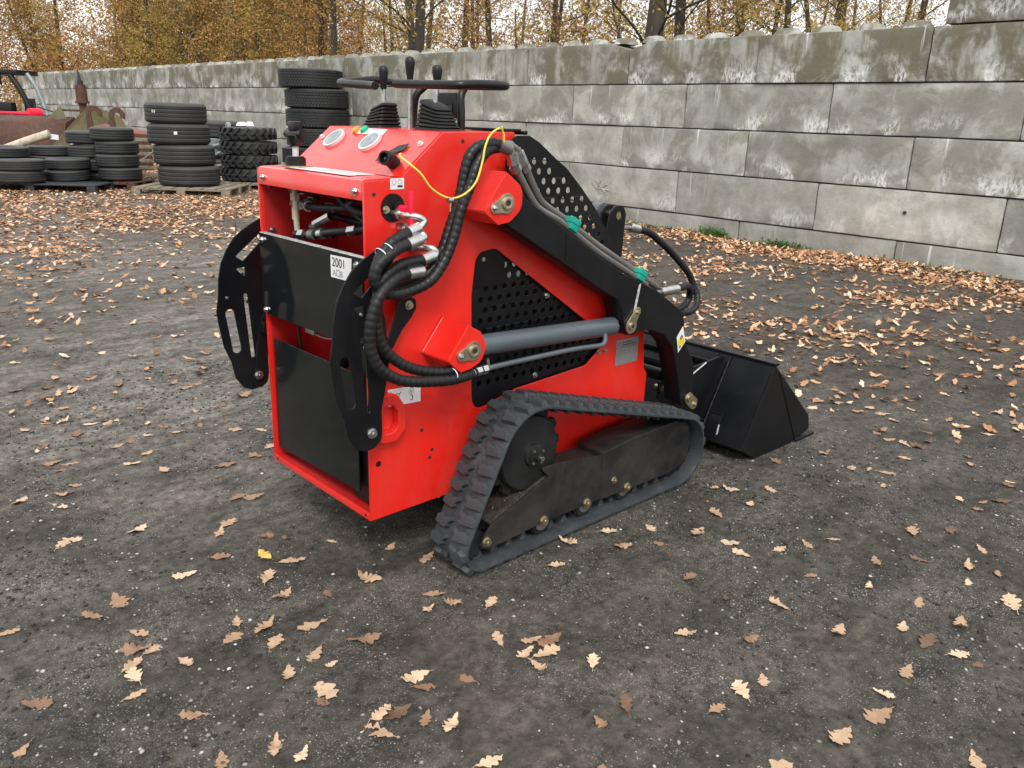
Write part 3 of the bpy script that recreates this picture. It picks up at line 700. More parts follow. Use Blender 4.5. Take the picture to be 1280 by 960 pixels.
bolt((.06, .60, 1.325), (0, 0, 1), .010, cover, 'steel')
# side return flanges seen at the rear edges
for s in (0, 1): box('rear_flange', (-.0045, min(mir(.0, s), mir(.006, s)), .219), (-.0005, max(mir(0, s), mir(.006, s)), 1.316), 'red', L, .0008)
# inner walls and bulkhead
box('inner_wall', (.010, W - .0105, .24), (.60, W - .0085, 1.31), 'red_in', L, 0)
box('inner_wall', (.010, .0085, .24), (.295, .0105, 1.31), 'red_in', L, 0)
box('bulkhead', (.30, .012, .24), (.305, W - .012, 1.31), 'red_in', L, 0)
box('valve_block', (.20, .05, 1.12), (.29, .30, 1.29), 'plastic', L, .006)
box('front_plate', (1.36, .012, .24), (1.366, W - .012, .70), 'black', L, .001)
box('belly_pan', (.42, .009, .222), (1.40, W - .009, .226), 'black', L, 0)
box('engine_block', (.45, .12, .30), (1.25, W - .12, .95), 'plastic', L, .03); box('rear_firewall', (.35, .012, .95), (.58, W - .012, 1.40), 'plastic', L, .01)
for s in (0, 1): bolt((.035, mir(.012, s), 1.10), (0, 1 if s == 0 else -1, 0), .010, L, 'steel'); bolt((.03, mir(.012, s), 1.255), (0, 1 if s == 0 else -1, 0), .007, L, 'steel')
# --- black rear panels
up = plateX('rear_panel', round_poly([(.004, .808), (.668, .803), (.668, 1.092), (.004, 1.092)], .006), -.0125, -.0065, 'panel', L, None, .0015)
box('panel_lip', (-.012, .004, 1.0925), (.012, .668, 1.0945), 'scuff_lit', up, .0005)
for y, z in ((.648, 1.070), (.645, .818), (.03, 1.070), (.03, .82)): bolt((-.0125, y, z), (-1, 0, 0), .0105, up, 'steel')
lo = plateX('lower_panel', round_poly([(.088, .29), (.656, .272), (.650, .705), (.088, .705)], [.01, .01, .012, .01]), .010, .016, 'panel', L, None, .0015)
box('gap_shade_sheet', (.03, .012, .25), (.04, .16, .79), 'plastic', L, 0)  # dark sheet standing in for the shade in the gap beside the panel
# handwritten sticker on the upper panel
st = plateX('sticker', round_poly([(.066, 1.012), (.182, 1.010), (.182, 1.080), (.060, 1.084)], .002), -.0142, -.0132, 'white', up, None, .0002)
mw = lambda y, z: basis((-.0146, y, z), (0, -1, 0), (0, 0, 1))
text_o('handwriting', '2001', .040, 'ink', st, mw(.174, 1.047)); text_o('handwriting', 'A\u25a18', .028, 'greyink', st, mw(.170, 1.018))
# fittings inside the rear bay
pipes = [[(.2, .66, 1.255), (.12, .60, 1.250), (.10, .50, 1.250), (.15, .30, 1.262), (.2, .14, 1.26)], [(.2, .63, 1.205), (.12, .56, 1.195), (.10, .46, 1.195), (.14, .28, 1.205), (.2, .1, 1.20)],
         [(.05, .52, 1.100), (.06, .40, 1.112), (.07, .28, 1.135), (.12, .05, 1.17)], [(.22, .40, 1.27), (.14, .30, 1.22), (.12, .20, 1.20), (.2, .05, 1.19)]]
for i, p in enumerate(pipes):
    h = tube('bay_hose', p, .014, 'hose', L)
    P = catmull(p, 8)
    for q in (2, 6, 10) if i < 3 else (8,):
        a, b = P[q], P[q + 2]; cyl('hose_fitting', a, b, .019, 'steel' if q != 6 else 'tubepaint', h, sides=6 if q == 2 else 16)
for p in ([(.20, .60, 1.27), (.14, .45, 1.262), (.16, .25, 1.275), (.2, .05, 1.27)], [(.24, .25, 1.29), (.18, .17, 1.22), (.16, .10, 1.14), (.2, .04, 1.10)], [(.22, .60, 1.16), (.18, .48, 1.16), (.20, .3, 1.15), (.22, .1, 1.16)], [(.1, .36, 1.29), (.12, .33, 1.23), (.15, .22, 1.16), (.12, .1, 1.12)]): tube('bay_hose', p, .0125, 'hose', L)
for p, q in (((.085, .60, 1.250), (.085, .55, 1.250)), ((.085, .59, 1.196), (.085, .54, 1.196)), ((.07, .36, 1.118), (.07, .31, 1.126)), ((.08, .22, 1.142), (.085, .18, 1.150)), ((.12, .42, 1.20), (.12, .36, 1.20)), ((.12, .44, 1.255), (.12, .38, 1.257))): cyl('hose_fitting', p, q, .0175, 'steel', L, sides=6, bev=.002)
cyl('elbow_fitting', (.10, .47, 1.135), (.12, .40, 1.17), .017, 'steel', L, sides=8); cyl('elbow_fitting', (.10, .49, 1.125), (.10, .45, 1.135), .015, 'tubepaint', L, sides=12)
cb = tube('throttle_cable', [(.06, .53, 1.32), (.058, .527, 1.26), (.056, .52, 1.15), (.055, .512, 1.08)], .010, 'beige', L)
cyl('cable_nut', (.058, .528, 1.215), (.058, .527, 1.24), .017, 'beige', cb, sides=6); cyl('cable_nut', (.057, .524, 1.15), (.058, .526, 1.19), .013, 'beige', cb, sides=6)
tube('cable_core', [(.055, .512, 1.08), (.04, .505, .95), (.035, .50, .74), (.06, .49, .60)], .005, 'plastic', cb)
box('lock_tab', (.015, .36, .775), (.03, .42, .80), 'steel', L, .002); cyl('hose_stub', (.05, .24, .70), (.05, .19, .77), .028, 'plastic', L, bev=.004)
tube('lower_cable', [(.02, .40, .78), (.03, .30, .775), (.05, .2, .79), (.05, .1, .78)], .004, 'tubepaint', L)
# --- white instruction strips, gauges and controls
SN = Vector((-(1.459 - 1.3275), 0, .158)).normalized(); SX = Vector((.158, 0, .1315)).normalized()     # console normal and uphill direction
def onslope(x, y, h=0): p = Vector((x, y, 1.3275 + (x - .128) * (.1315 / .158))); return p + SN * h
def slope_poly(name, pts, h, mat, parent):
    A = [onslope(x, y, h) for x, y in pts]; B = [onslope(x, y, h - .0012) for x, y in pts]; n = len(A)
    return link(name, mesh(name, A + B, [tuple(range(n)), tuple(reversed(range(n, 2 * n)))] + [(i, i + n, (i + 1) % n + n, (i + 1) % n) for i in range(n)], mat, 0), parent)
box('paper_strip', (.058, .13, 1.3262), (.124, .50, 1.3272), 'white', cover, 0); box('paper_strip', (.022, .12, 1.3262), (.050, .49, 1.3268), 'white', cover, 0)
for k in range(3): box('printed_line', (.066 + .015 * k, .17, 1.3273), (.069 + .015 * k, .44 - .04 * k, 1.3276), 'greyink', cover, 0)
slope_poly('paper_strip', [(.262, .48), (.284, .49), (.284, .29), (.262, .29)], .0022, 'white', console)
for (x, y) in ((.235, .548), (.234, .318)):
    c = onslope(x, y, 0); g = cyl('gauge', c, c + SN * .010, .044, 'gaugerim', console, sides=40, bev=.003)
    cyl('gauge_glass', c + SN * .0095, c + SN * .0108, .036, 'glass', g, sides=40)
    a = c + SN * .0112; box_ = link('needle', mesh('needle', [a - SX * .004, a + Vector((0, .0015, 0)), a + SX * .026 + Vector((0, .008, 0)), a - Vector((0, .0015, 0))], [(0, 1, 2, 3)], 'ink', 0), g)
for (x, y), m in (((.272, .461), 'orange'), ((.276, .416), 'green')):
    c = onslope(x, y, 0); b = cyl('button', c, c + SN * .012, .0155, m, console, sides=20, bev=.002)
for (x, y) in ((.24, .640), (.241, .050)):
    c = onslope(x, y, 0); bolt(c, SN, .009, console, 'gaugerim')
# ignition switch with its black wedge plate and hanging ring cap
slope_poly('switch_plate', [(.168, .19), (.184, .19), (.226, .142), (.236, .10), (.215, .095), (.18, .165), (.168, .175)], .006, 'plastic', console)
c = onslope(.165, .078, 0); sw = cyl('key_switch', c, c + SN * .022 + Vector((-.012, 0, .004)), .022, 'plastic', console, sides=24, bev=.003)
d = Vector((-1, -.35, .15)).normalized(); c2 = c + SN * .030 + Vector((-.010, -.012, -.004))
v, f = lathe_vf([(.012, -.004), (.021, -.004), (.0225, .0), (.0225, .028), (.021, .031), (.016, .031), (.0155, .012), (.0001, .012)], 28)
o = link('key_collar', mesh('key_collar', v, f, 'plastic', 40), sw, loc=c2); o.rotation_mode = 'QUATERNION'; o.rotation_quaternion = d.to_track_quat('Z', 'Y')
box('key_blade', c2 + d * .012 - Vector((.002, .008, .002)), c2 + d * .022 + Vector((.002, .008, .002)), 'steel', sw, .001)
# throttle knob on the top cover
th = cyl('throttle_base', (.06, .512, 1.326), (.06, .512, 1.362), .034, 'plastic', L, sides=16, bev=.005)
cyl('throttle_washer', (.06, .512, 1.3255), (.06, .512, 1.332), .040, 'brass', th, sides=20)
cyl('throttle_stem', (.06, .512, 1.36), (.06, .510, 1.405), .0105, 'gaugerim', th)
tk = cyl('throttle_grip', (.06, .510, 1.395), (.06, .509, 1.430), .017, 'plastic', th, r2=.03, sides=16)
cyl('grip_bar', (.06, .452, 1.436), (.06, .568, 1.434), .0145, 'plastic', tk, sides=16, bev=.004); box('grip_bridge', (.045, .475, 1.405), (.075, .545, 1.438), 'plastic', tk, .008)
box('release_button', (.045, .485, 1.445), (.075, .532, 1.475), 'plastic', tk, .005)
# joysticks
def boot(cx, cy, wx, wy, tx, ty, topz, lean):
    V = []; Fc = []; n = 6; rings = []
    hts = []; z = 1.462
    for k in range(n):
        f = k / n; hts += [(z + (topz - z) * .82 * f, 1.06 - .36 * f, 1.), (z + (topz - z) * .82 * (f + .55 / n), 1.06 - .36 * f, .97), (z + (topz - z) * .82 * (f + .62 / n), 1.04 - .36 * f, .86)]
    hts += [(z + (topz - z) * .84, .74, 1), (z + (topz - z) * .93, .66, 1), (topz, .40, 1), (topz, .05, 1)]
    for (zz, sc, q) in hts:
        t = (zz - z) / (topz - z)
        sq = round_poly([(-wx * sc * q, -wy * sc * q), (wx * sc * q, -wy * sc * q), (wx * sc * q, wy * sc * q), (-wx * sc * q, wy * sc * q)], .02 * sc, 4)
        rings.append([(cx + tx * t + a, cy + ty * t + b, zz + lean * t * b) for a, b in sq])
    m = len(rings[0])
    for i, rg in enumerate(rings):
        V += rg
        if i: Fc += [((i - 1) * m + k, (i - 1) * m + (k + 1) % m, i * m + (k + 1) % m, i * m + k) for k in range(m)]
    Fc.append(tuple((len(rings) - 1) * m + k for k in range(m)))
    return V, Fc
def grip(name, p, d, Ln, r0, parent):
    v, f = lathe_vf([(.0001, 0), (r0 * .62, 0), (r0 * .66, .01), (r0 * .78, Ln * .35), (r0, Ln * .72), (r0 * .98, Ln * .86), (r0 * .7, Ln * .96), (.0001, Ln)], 20)
    o = link(name, mesh(name, v, f, 'plastic', 60), parent, loc=p); o.rotation_mode = 'QUATERNION'; o.rotation_quaternion = Vector(d).to_track_quat('Z', 'Y'); return o
for (cx, cy, wy, ty, topz, lean, kx, kz0, kz1) in ((.40, .500, .058, -.004, 1.540, -.30, .41, 1.592, 1.672), (.40, .168, .066, .030, 1.552, .30, .42, 1.60, 1.668)):
    j = link('joystick', mesh('joystick', *boot(cx, cy, .05, wy, .01, ty, topz, lean), 'rubber', 50), L)
    d = Vector((.005, 0, 1)); tube('joystick_rod', [(cx + .01, cy + ty, topz - .01), (kx, cy + ty + .002, kz0 + .01)], .0085, 'steel', j, smooth=False)
    grip('joystick_grip', (kx, cy + ty + .002, kz0), d, kz1 - kz0, .0175, j)
j = cyl('auxiliary_lever', (.42, .355, 1.46), (.42, .352, 1.64), .0085, 'steel', L); grip('lever_grip', (.42, .352, 1.62), (0, 0, 1), .078, .0175, j)
# handlebar loop with two supports and a small control box
HB = [(.30, .385, 1.598), (.31, .44, 1.600), (.325, .62, 1.608), (.345, .675, 1.613), (.40, .695, 1.618), (.50, .695, 1.630), (.545, .68, 1.627), (.56, .62, 1.622), (.56, .30, 1.611), (.56, .06, 1.607), (.545, .0, 1.607), (.50, -.02, 1.607), (.40, -.020, 1.605), (.345, -.01, 1.600), (.325, .05, 1.600), (.31, .2, 1.602), (.305, .275, 1.604)]
hb = link('handlebar', mesh('handlebar', *tube_vf(resample(catmull(HB, 10), .012), .0140, 14), 'plastic', 60), L)
for y0, y1 in ((.19, .17), (.42, .44)):
    tube('handlebar_support', [(.50, y1, 1.46), (.50, y1, 1.52), (.505, y0 + (y1 - y0) * .6, 1.575), (.535, y0, 1.608)], .0135, 'plastic', hb)
box('control_box', (.52, .225, 1.50), (.56, .345, 1.585), 'plastic', L, .008); box('box_screen', (.515, .24, 1.515), (.521, .33, 1.55), 'panel', L, .001)
# --- battery isolator switch and its sticker
ds = cyl('switch_disc', (.098, -.004, 1.238), (.098, 0, 1.238), .043, 'plastic', L, sides=32, bev=.001)
bolt((.071, -.004, 1.234), (0, -1, 0), .010, ds, 'brass')
cyl('switch_boss', (.113, -.02, 1.236), (.113, -.004, 1.236), .020, 'plastic', ds, sides=20)
kn = cyl('switch_key', (.117, -.055, 1.234), (.115, -.018, 1.235), .0135, 'knobred', ds, sides=16); box('key_handle', (.112, -.072, 1.185), (.126, -.055, 1.29), 'knobred', kn, .005)
st = plateY('sticker', [(.090, 1.292), (.140, 1.293), (.140, 1.325), (.090, 1.324)], -.0016, -.0006, 'white', L, None, .0002)
for x in (.104, .124): link('printed_circle', mesh('printed_circle', *[lathe_vf([(.0058, -.0018), (.0072, -.0018)], 16, 'y')][0], 'greyink', 0), st, loc=(x, 0, 1.3135))
box('printed_block', (.116, -.0019, 1.298), (.134, -.0016, 1.304), 'ink', st, 0); box('printed_line', (.094, -.0019, 1.3045), (.113, -.0016, 1.3055), 'greyink', st, 0)
# --- lower sticker with tie-down pictograms, tow ring, data plate
st = plateY('sticker', [(.070, .604), (.200, .598), (.200, .656), (.070, .662)], -.0016, -.0006, 'white', L, None, .0002)
def ink_line(pts, r=.0012, m='ink', parent=None, y=-.0022): return link('printed_mark', mesh('printed_mark', *tube_vf([Vector((a, y, b)) for a, b in pts], r, 5), m, 0), parent)
ink_line([(.080, .645), (.092, .640), (.104, .643), (.116, .641), (.122, .646)], .0011, 'ink', st); ink_line([(.084, .642), (.085, .628), (.094, .617), (.108, .617)], .001, 'ink', st); ink_line([(.114, .641), (.113, .628), (.106, .620)], .001, 'ink', st)
ink_line(circ(.099, .631, .007, 14) + [(.106, .631)], .0012, 'ink', st); ink_line(circ(.162, .641, .011, 18) + [(.173, .641)], .0006, 'greyink', st)
ink_line([(.158, .646), (.162, .634), (.166, .646)], .0009, 'ink', st); ink_line([(.160, .628), (.168, .622), (.167, .613), (.157, .610)], .0014, 'ink', st)
ring = round_poly([(.018, .495), (.085, .495), (.118, .53), (.118, .60), (.085, .652), (.018, .652)], .028, 6); rin = round_poly([(.03, .522), (.075, .522), (.093, .545), (.093, .595), (.073, .622), (.03, .622)], .02, 6)
plateY('tow_ring', ring, -.030, -.001, 'red', L, [rin], .003)
dp = plateY('data_plate', [(1.200, .541), (1.342, .541), (1.342, .650), (1.200, .650)], -.0016, -.0004, 'plate', L, None, .0003)
mwd = lambda x, z: basis((x, -.0019, z), (1, 0, 0), (0, 0, 1))
text_o('plate_logo', 'LT', .022, 'ink', dp, mwd(1.206, .626)); box('plate_rule', (1.202, -.0022, .6165), (1.34, -.0016, .6178), 'ink', dp, 0)
rr = random.Random(3)
for k in range(2): box('plate_line', (1.240, -.0020, .634 - .010 * k), (1.30 + .03 * k, -.0016, .6375 - .010 * k), 'ink', dp, 0)
for k in range(6):
    z = .604 - .0105 * k
    for x0 in (1.208, 1.276): box('plate_line', (x0, -.0020, z), (x0 + rr.uniform(.03, .055), -.0016, z + .0032), 'greyink', dp, 0)
# --- pivot brackets
def bracket(s, outer, r, weld, pin, bolt_p, wz):
    y0, y1 = mir(-.14, s), mir(-.128, s); sg = -1 if s == 0 else 1
    b = thing_part('pivot_bracket')
    plate = plateY('bracket_plate', round_poly(outer, r, 7), y0, y1, 'red', b, None, .002)
    # folded side walls running back to the panel
    (x0, z0), (x1, z1) = weld
    A = [(x0, 0, z0), (x0, -.137, z0), (x1, -.137, z1), (x1, 0, z1)]; B = wz
    def wallq(p, q, name):
        d = (Vector((q[0] - p[0], 0, q[1] - p[1]))).normalized(); n = Vector((-d.z, 0, d.x)) * .006
        P = [Vector((p[0], mir(-.001, s), p[1])), Vector((p[0], mir(-.134, s), p[1])), Vector((q[0], mir(-.134, s), q[1])), Vector((q[0], mir(-.001, s), q[1]))]
        V = [x - n * .5 for x in P] + [x + n * .5 for x in P]
        return (V, [(0, 1, 2, 3), (7, 6, 5, 4), (0, 4, 5, 1), (1, 5, 6, 2), (2, 6, 7, 3), (3, 7, 4, 0)])
    link('bracket_side', join_mesh('bracket_side', [wallq(p, q, '') for p, q in B], 'red', 0), b)
    # pin with its tear-drop retainer
    (px, pz), (bx, bz) = pin, bolt_p; d = Vector((bx - px, bz - pz)); a = math.atan2(d.y, d.x)
    out = [(px + .031 * math.cos(a + t), pz + .031 * math.sin(a + t)) for t in np.linspace(.55 + .3, 2 * PI - .85, 18)] + [(bx + .0165 * math.cos(a + t), bz + .0165 * math.sin(a + t)) for t in np.linspace(-1.1, 1.1, 8)]
    pr = plateY('pin_retainer', out, mir(-.147, s), mir(-.1405, s), 'brass', b, None, .001)
    v, f = lathe_vf([(.0001, 0), (.010, 0), (.010, .006), (.016, .008), (.021, .006), (.022, 0)], 24, 'y')
    if s == 0: v = [(x, -y, z) for x, y, z in v]
    link('pin_head', mesh('pin_head', v, f, 'brass', 50), pr, loc=(px, mir(-.147, s), pz))
    cyl('pin_centre', (px, mir(-.146, s), pz), (px, mir(-.150, s), pz), .008, 'ink', pr, sides=6)
    bolt((bx, mir(-.147, s), bz), (0, sg, 0), .0105, pr, 'steel')
    return b
def thing_part(name):
    o = bpy.data.objects.new(name, None); COL.objects.link(o); o.parent = L; o.empty_display_size = .05; return o
for s in (0, 1):
    bracket(s, [(.434, 1.345), (.505, 1.295), (.503, 1.23), (.455, 1.192), (.405, 1.185), (.345, 1.228)], [.012, .05, .05, .04, .01, .01], ((.33, 1.22), (.42, 1.36)), (.434, 1.250), (.385, 1.238),
            [((.345, 1.228), (.434, 1.345)), ((.434, 1.345), (.50, 1.300)), ((.345, 1.228), (.405, 1.187))])
    bracket(s, [(.290, .870), (.340, .842), (.366, .795), (.345, .745), (.30, .727), (.258, .722), (.208, .767)], [.01, .04, .04, .04, .03, .01, .01], ((.21, .76), (.29, .875)), (.307, .786), (.257, .776),
            [((.208, .767), (.290, .870)), ((.290, .870), (.345, .84)), ((.208, .767), (.26, .723))])
    v, f = tube_vf(resample([Vector((.206, mir(-.004, s), .765)), Vector((.292, mir(-.004, s), .874))], .006), .006, 6, rad=lambda i: .0055 + .0018 * (i % 2)); link('weld_bead', mesh('weld_bead', v, f, 'red', 60), L)
# --- loader arms
arm_poly = [(.40, 1.225), (.44, 1.295), (.52, 1.29), (.541, 1.255), (.726, 1.150), (.923, 1.033), (1.077, .953), (1.284, .868), (1.476, .754), (1.494, .703), (1.511, .62), (1.593, .509), (1.600, .442), (1.610, .36), (1.57, .315), (1.53, .345),
            (1.500, .44), (1.456, .56), (1.425, .62), (1.36, .68), (1.275, .711), (1.20, .722), (1.143, .708), (1.105, .735), (1.085, .80), (1.054, .861), (.934, .922), (.73, 1.036), (.472, 1.176)]
arm_r = [.04, .04, .03, .01, 0, 0, 0, 0, .015, .02, .03, .05, .04, .04, .03, .03, .05, .05, .03, .04, .04, .03, .03, .03, .02, .02, 0, 0, .03]
arms = []
for s in (0, 1):
    a = plateY('loader_arm', round_poly(arm_poly, arm_r), mir(-.118, s), mir(-.030, s), 'black', L, None, .004); arms.append(a)
    v, f = tube_vf(resample([Vector((.745, mir(-.1185, s), 1.132)), Vector((.748, mir(-.1185, s), 1.035))], .005), .002, 5); link('weld_bead', mesh('weld_bead', v, f, 'black', 0), a)
    if s == 0:
        link('scraped_weld', mesh('scraped_weld', [(1.165, -.1195, .905), (1.180, -.1195, .912), (1.158, -.1195, .80), (1.143, -.1195, .80)], [(0, 1, 2, 3)], 'scuff_lit', 0), a)
        # cylinder front lug retainer
        pr = plateY('pin_retainer', [(1.132 + .030 * math.cos(t), .748 + .030 * math.sin(t)) for t in np.linspace(PI * .78, PI * 2.22 - .3, 16)] + [(1.166 + .015 * math.cos(t), .803 + .015 * math.sin(t)) for t in np.linspace(-.3, 2.6, 8)], -.127, -.1195, 'brass', a, None, .001)
        cyl('pin_head', (1.132, -.133, .748), (1.132, -.126, .748), .017, 'brass', pr, sides=20, bev=.002); cyl('pin_centre', (1.132, -.1345, .748), (1.132, -.132, .748), .008, 'ink', pr, sides=6); bolt((1.163, -.127, .799), (0, -1, 0), .009, pr, 'brass')
    cyl('arm_pin', (1.572, mir(-.124, s), .357), (1.572, mir(.06, s), .357), .020, 'brass', a, sides=24, bev=.002)
    if s == 0:
        pr = plateY('pin_retainer', slot((1.572, .357), (1.612, .325), .026), -.129, -.1235, 'brass', a, None, .001); bolt((1.614, -.129, .323), (0, -1, 0), .010, pr, 'brass'); cyl('pin_head', (1.572, -.137, .357), (1.572, -.128, .357), .019, 'brass', pr, sides=20, bev=.002)
# yellow warning label on the arm knee
yl = plateY('warning_label', [(1.448, .652), (1.486, .695), (1.512, .625), (1.468, .583)], -.1200, -.1188, 'white', arms[0], None, .0002)
plateY('label_yellow', [(1.456, .636), (1.488, .658), (1.506, .625), (1.472, .596)], -.1206, -.1201, 'yellow', yl, None, .0001); ink_line([(1.472, .648), (1.482, .658), (1.486, .646), (1.474, .641), (1.472, .648)], .002, 'ink', yl, -.1212); ink_line([(1.476, .612), (1.472, .604)], .003, 'ink', yl, -.1212)
# cross tubes between the arms
cyl('arm_cross_tube', (1.36, .0, .77), (1.36, W, .77), .045, 'black', L); cyl('arm_cross_tube', (1.535, .0, .44), (1.535, W, .44), .028, 'black', L)
# perforated guards
gpoly = [(.540, 1.365), (.555, 1.436), (.585, 1.453), (.643, 1.453), (.69, 1.432), (.778, 1.375), (.832, 1.344), (.916, 1.273), (1.004, 1.189), (1.074, 1.103), (1.151, .995), (1.20, .88), (1.05, .93), (.70, 1.10), (.55, 1.20)]
gh = []
for j in range(16):
    for i in range(12):
        x = .595 + .050 * i + .025 * (j % 2) ; z = 1.405 - .034 * j
        # keep holes in a band under the curved edge
        top = float(np.interp(x, [.55, .643, .69, .778, .832, .916, 1.004, 1.074, 1.151, 1.2], [1.44, 1.453, 1.432, 1.375, 1.344, 1.273, 1.189, 1.103, .995, .88])); bot = 1.235 - .565 * (x - .6)
        if z < top - .034 and z > bot + .012 and x < 1.13 and math.hypot(x - .6, z - 1.4) > .05: gh.append(circ(x, z, .0122, 10))
for s in (0, 1): plateY('perforated_guard', round_poly(gpoly, .012), mir(-.020, s), mir(-.015, s), 'black', L, gh, .0006)
# --- lift cylinders
for s in (0, 1):
    c = cyl('lift_cylinder', (.30, mir(-.070, s), .779), (1.085, mir(-.070, s), .744), .036, 'cylinder', L, sides=36, bev=.004)
    cyl('cylinder_rod', (1.08, mir(-.07, s), .7442), (1.16, mir(-.07, s), .7418), .020, 'black', c); cyl('rod_eye', (1.135, mir(-.108, s), .747), (1.135, mir(-.035, s), .747), .040, 'black', c, sides=28, bev=.004)
    tube('oil_pipe', [(.345, mir(-.105, s), .697), (.45, mir(-.105, s), .701), (.80, mir(-.105, s), .699), (.965, mir(-.105, s), .690), (.998, mir(-.105, s), .695), (1.008, mir(-.100, s), .715), (1.005, mir(-.09, s), .740)], .0095, 'tubepaint' if 0 else 'cylinder', c)
    tube('oil_pipe', [(.412, mir(-.10, s), .699), (.408, mir(-.10, s), .735)], .006, 'steel', c, smooth=False)
    cyl('pipe_nut', (.345, mir(-.105, s), .699), (.372, mir(-.105, s), .700), .0165, 'steel', c, sides=6); cyl('pipe_nut', (.378, mir(-.105, s), .700), (.398, mir(-.105, s), .7005), .0175, 'steel', c, sides=6)
# --- hard lines and clamps on the right arm
t1 = tube('steel_line', [(.489, -.100, 1.396), (.493, -.100, 1.376), (.510, -.100, 1.353), (.563, -.100, 1.282), (.600, -.100, 1.238), (.635, -.100, 1.214), (.737, -.100, 1.166), (.925, -.1, 1.054), (1.144, -.1, .944), (1.235, -.1, .895)], .0125, 'tubepaint', L)
t2 = tube('steel_line', [(.535, -.075, 1.412), (.548, -.075, 1.392), (.557, -.075, 1.377), (.584, -.075, 1.339), (.639, -.075, 1.258), (.677, -.075, 1.226), (.781, -.075, 1.171), (.942, -.075, 1.078), (1.173, -.075, .958), (1.337, -.075, .872)], .0135, 'tubepaint', L)
for t, p, q in ((t1, (.489, -.1, 1.402), (.500, -.1, 1.366)), (t1, (.502, -.1, 1.362), (.514, -.1, 1.346)), (t2, (.540, -.075, 1.402), (.566, -.075, 1.362)), (t2, (.568, -.075, 1.360), (.580, -.075, 1.344))):
    cyl('line_nut', p, q, .020, 'steel', t, sides=6)
for (x, z) in ((.785, 1.158), (1.185, .940)):
    d = Vector((1, 0, -.55)).normalized(); cb = box_bm((-.022, -.034, -.020), (.022, .028, .024), .003); me = bm_mesh('line_clamp', cb, 'teal')
    o = link('line_clamp', me, L, loc=(x, -.088, z)); o.rotation_euler = (0, math.atan2(.55, 1), 0)
    box('clamp_split', (-.0225, -.0345, .001), (.0225, .0285, .0035), 'ink', o, 0); bolt((0, 0, .024), (0, 0, 1), .007, o, 'steel')
# --- the four wrapped hydraulic hoses on the right side
HA = [(.100, -.085, 1.174), (.060, -.090, 1.162), (.026, -.092, 1.146), (-.003, -.092, 1.118), (-.022, -.090, 1.083), (-.026, -.085, 1.045), (-.009, -.078, 1.018), (.035, -.070, 1.003), (.096, -.070, 1.007), (.153, -.075, 1.028), (.2, -.08, 1.068), (.23, -.085, 1.125), (.252, -.085, 1.178), (.277, -.085, 1.233), (.298, -.085, 1.295), (.309, -.085, 1.344), (.325, -.088, 1.393), (.352, -.092, 1.419), (.402, -.098, 1.430), (.43, -.1, 1.428)]
HBs = [(.076, -.11, 1.144), (.035, -.115, 1.134), (.002, -.118, 1.118), (-.028, -.115, 1.096), (-.042, -.112, 1.071), (-.040, -.108, 1.040), (-.011, -.104, 1.010), (.033, -.104, .998), (.093, -.105, 1.003), (.159, -.108, 1.026), (.205, -.11, 1.074), (.236, -.11, 1.128), (.257, -.11, 1.181), (.275, -.11, 1.236), (.311, -.11, 1.307), (.331, -.11, 1.357), (.36, -.106, 1.394), (.397, -.10, 1.414), (.455, -.085, 1.420)]
HC = [(.148, -.088, 1.088), (.078, -.092, 1.084), (.029, -.096, 1.070), (-.004, -.1, 1.048), (-.020, -.098, 1.016), (-.026, -.094, .973), (-.028, -.09, .923), (-.016, -.09, .857), (.017, -.092, .809), (.079, -.100, .762), (.156, -.11, .735), (.231, -.12, .728), (.30, -.10, .735)]
HD = [(.078, -.105, 1.055), (.050, -.112, 1.054), (.019, -.12, 1.045), (-.018, -.125, 1.023), (-.048, -.125, .986), (-.067, -.122, .933), (-.072, -.12, .878), (-.062, -.12, .825), (-.03, -.122, .774), (.033, -.13, .735), (.112, -.14, .718), (.212, -.145, .706), (.30, -.125, .700), (.345, -.107, .699)]
for pts in (HA, HBs, HC, HD): hose('hydraulic_hose', pts, .0178, L)
for pts, sl in (([(.107, 0, 1.222), (.112, -.05, 1.220), (.135, -.075, 1.216), (.152, -.085, 1.205), (.142, -.085, 1.190), (.118, -.085, 1.180)], ((.135, -.085, 1.186), (.094, -.085, 1.172))),
                ([(.128, 0, 1.176), (.130, -.05, 1.174), (.138, -.09, 1.168), (.143, -.1, 1.158), (.12, -.105, 1.150)], ((.126, -.105, 1.154), (.072, -.11, 1.142))),
                ([(.165, 0, 1.120), (.170, -.05, 1.120), (.190, -.08, 1.117), (.200, -.088, 1.103), (.18, -.088, 1.096)], ((.190, -.088, 1.098), (.142, -.088, 1.087))),
                ([(.110, 0, 1.070), (.115, -.05, 1.070), (.132, -.09, 1.066), (.138, -.1, 1.058), (.12, -.1, 1.055)], ((.132, -.1, 1.056), (.074, -.106, 1.055)))):
    e = tube('elbow_fitting', pts, .0115, 'steel', L); cyl('sleeve', sl[0], sl[1], .0195, 'galv' if 0 else 'steel', e, sides=20, bev=.002); cyl('elbow_nut', (pts[0][0], -.004, pts[0][2]), (pts[0][0], -.028, pts[0][2]), .019, 'steel', e, sides=6)
for p, q in (((.430, -.100, 1.428), (.480, -.100, 1.412)), ((.455, -.085, 1.421), (.505, -.078, 1.420))): cyl('hose_sleeve', p, q, .0195, 'tubepaint', L, bev=.002)
tube('line_elbow', [(.480, -.1, 1.412), (.489, -.1, 1.405), (.491, -.1, 1.395)], .011, 'tubepaint', L); tube('line_elbow', [(.505, -.078, 1.420), (.525, -.075, 1.416), (.540, -.075, 1.400)], .012, 'tubepaint', L)
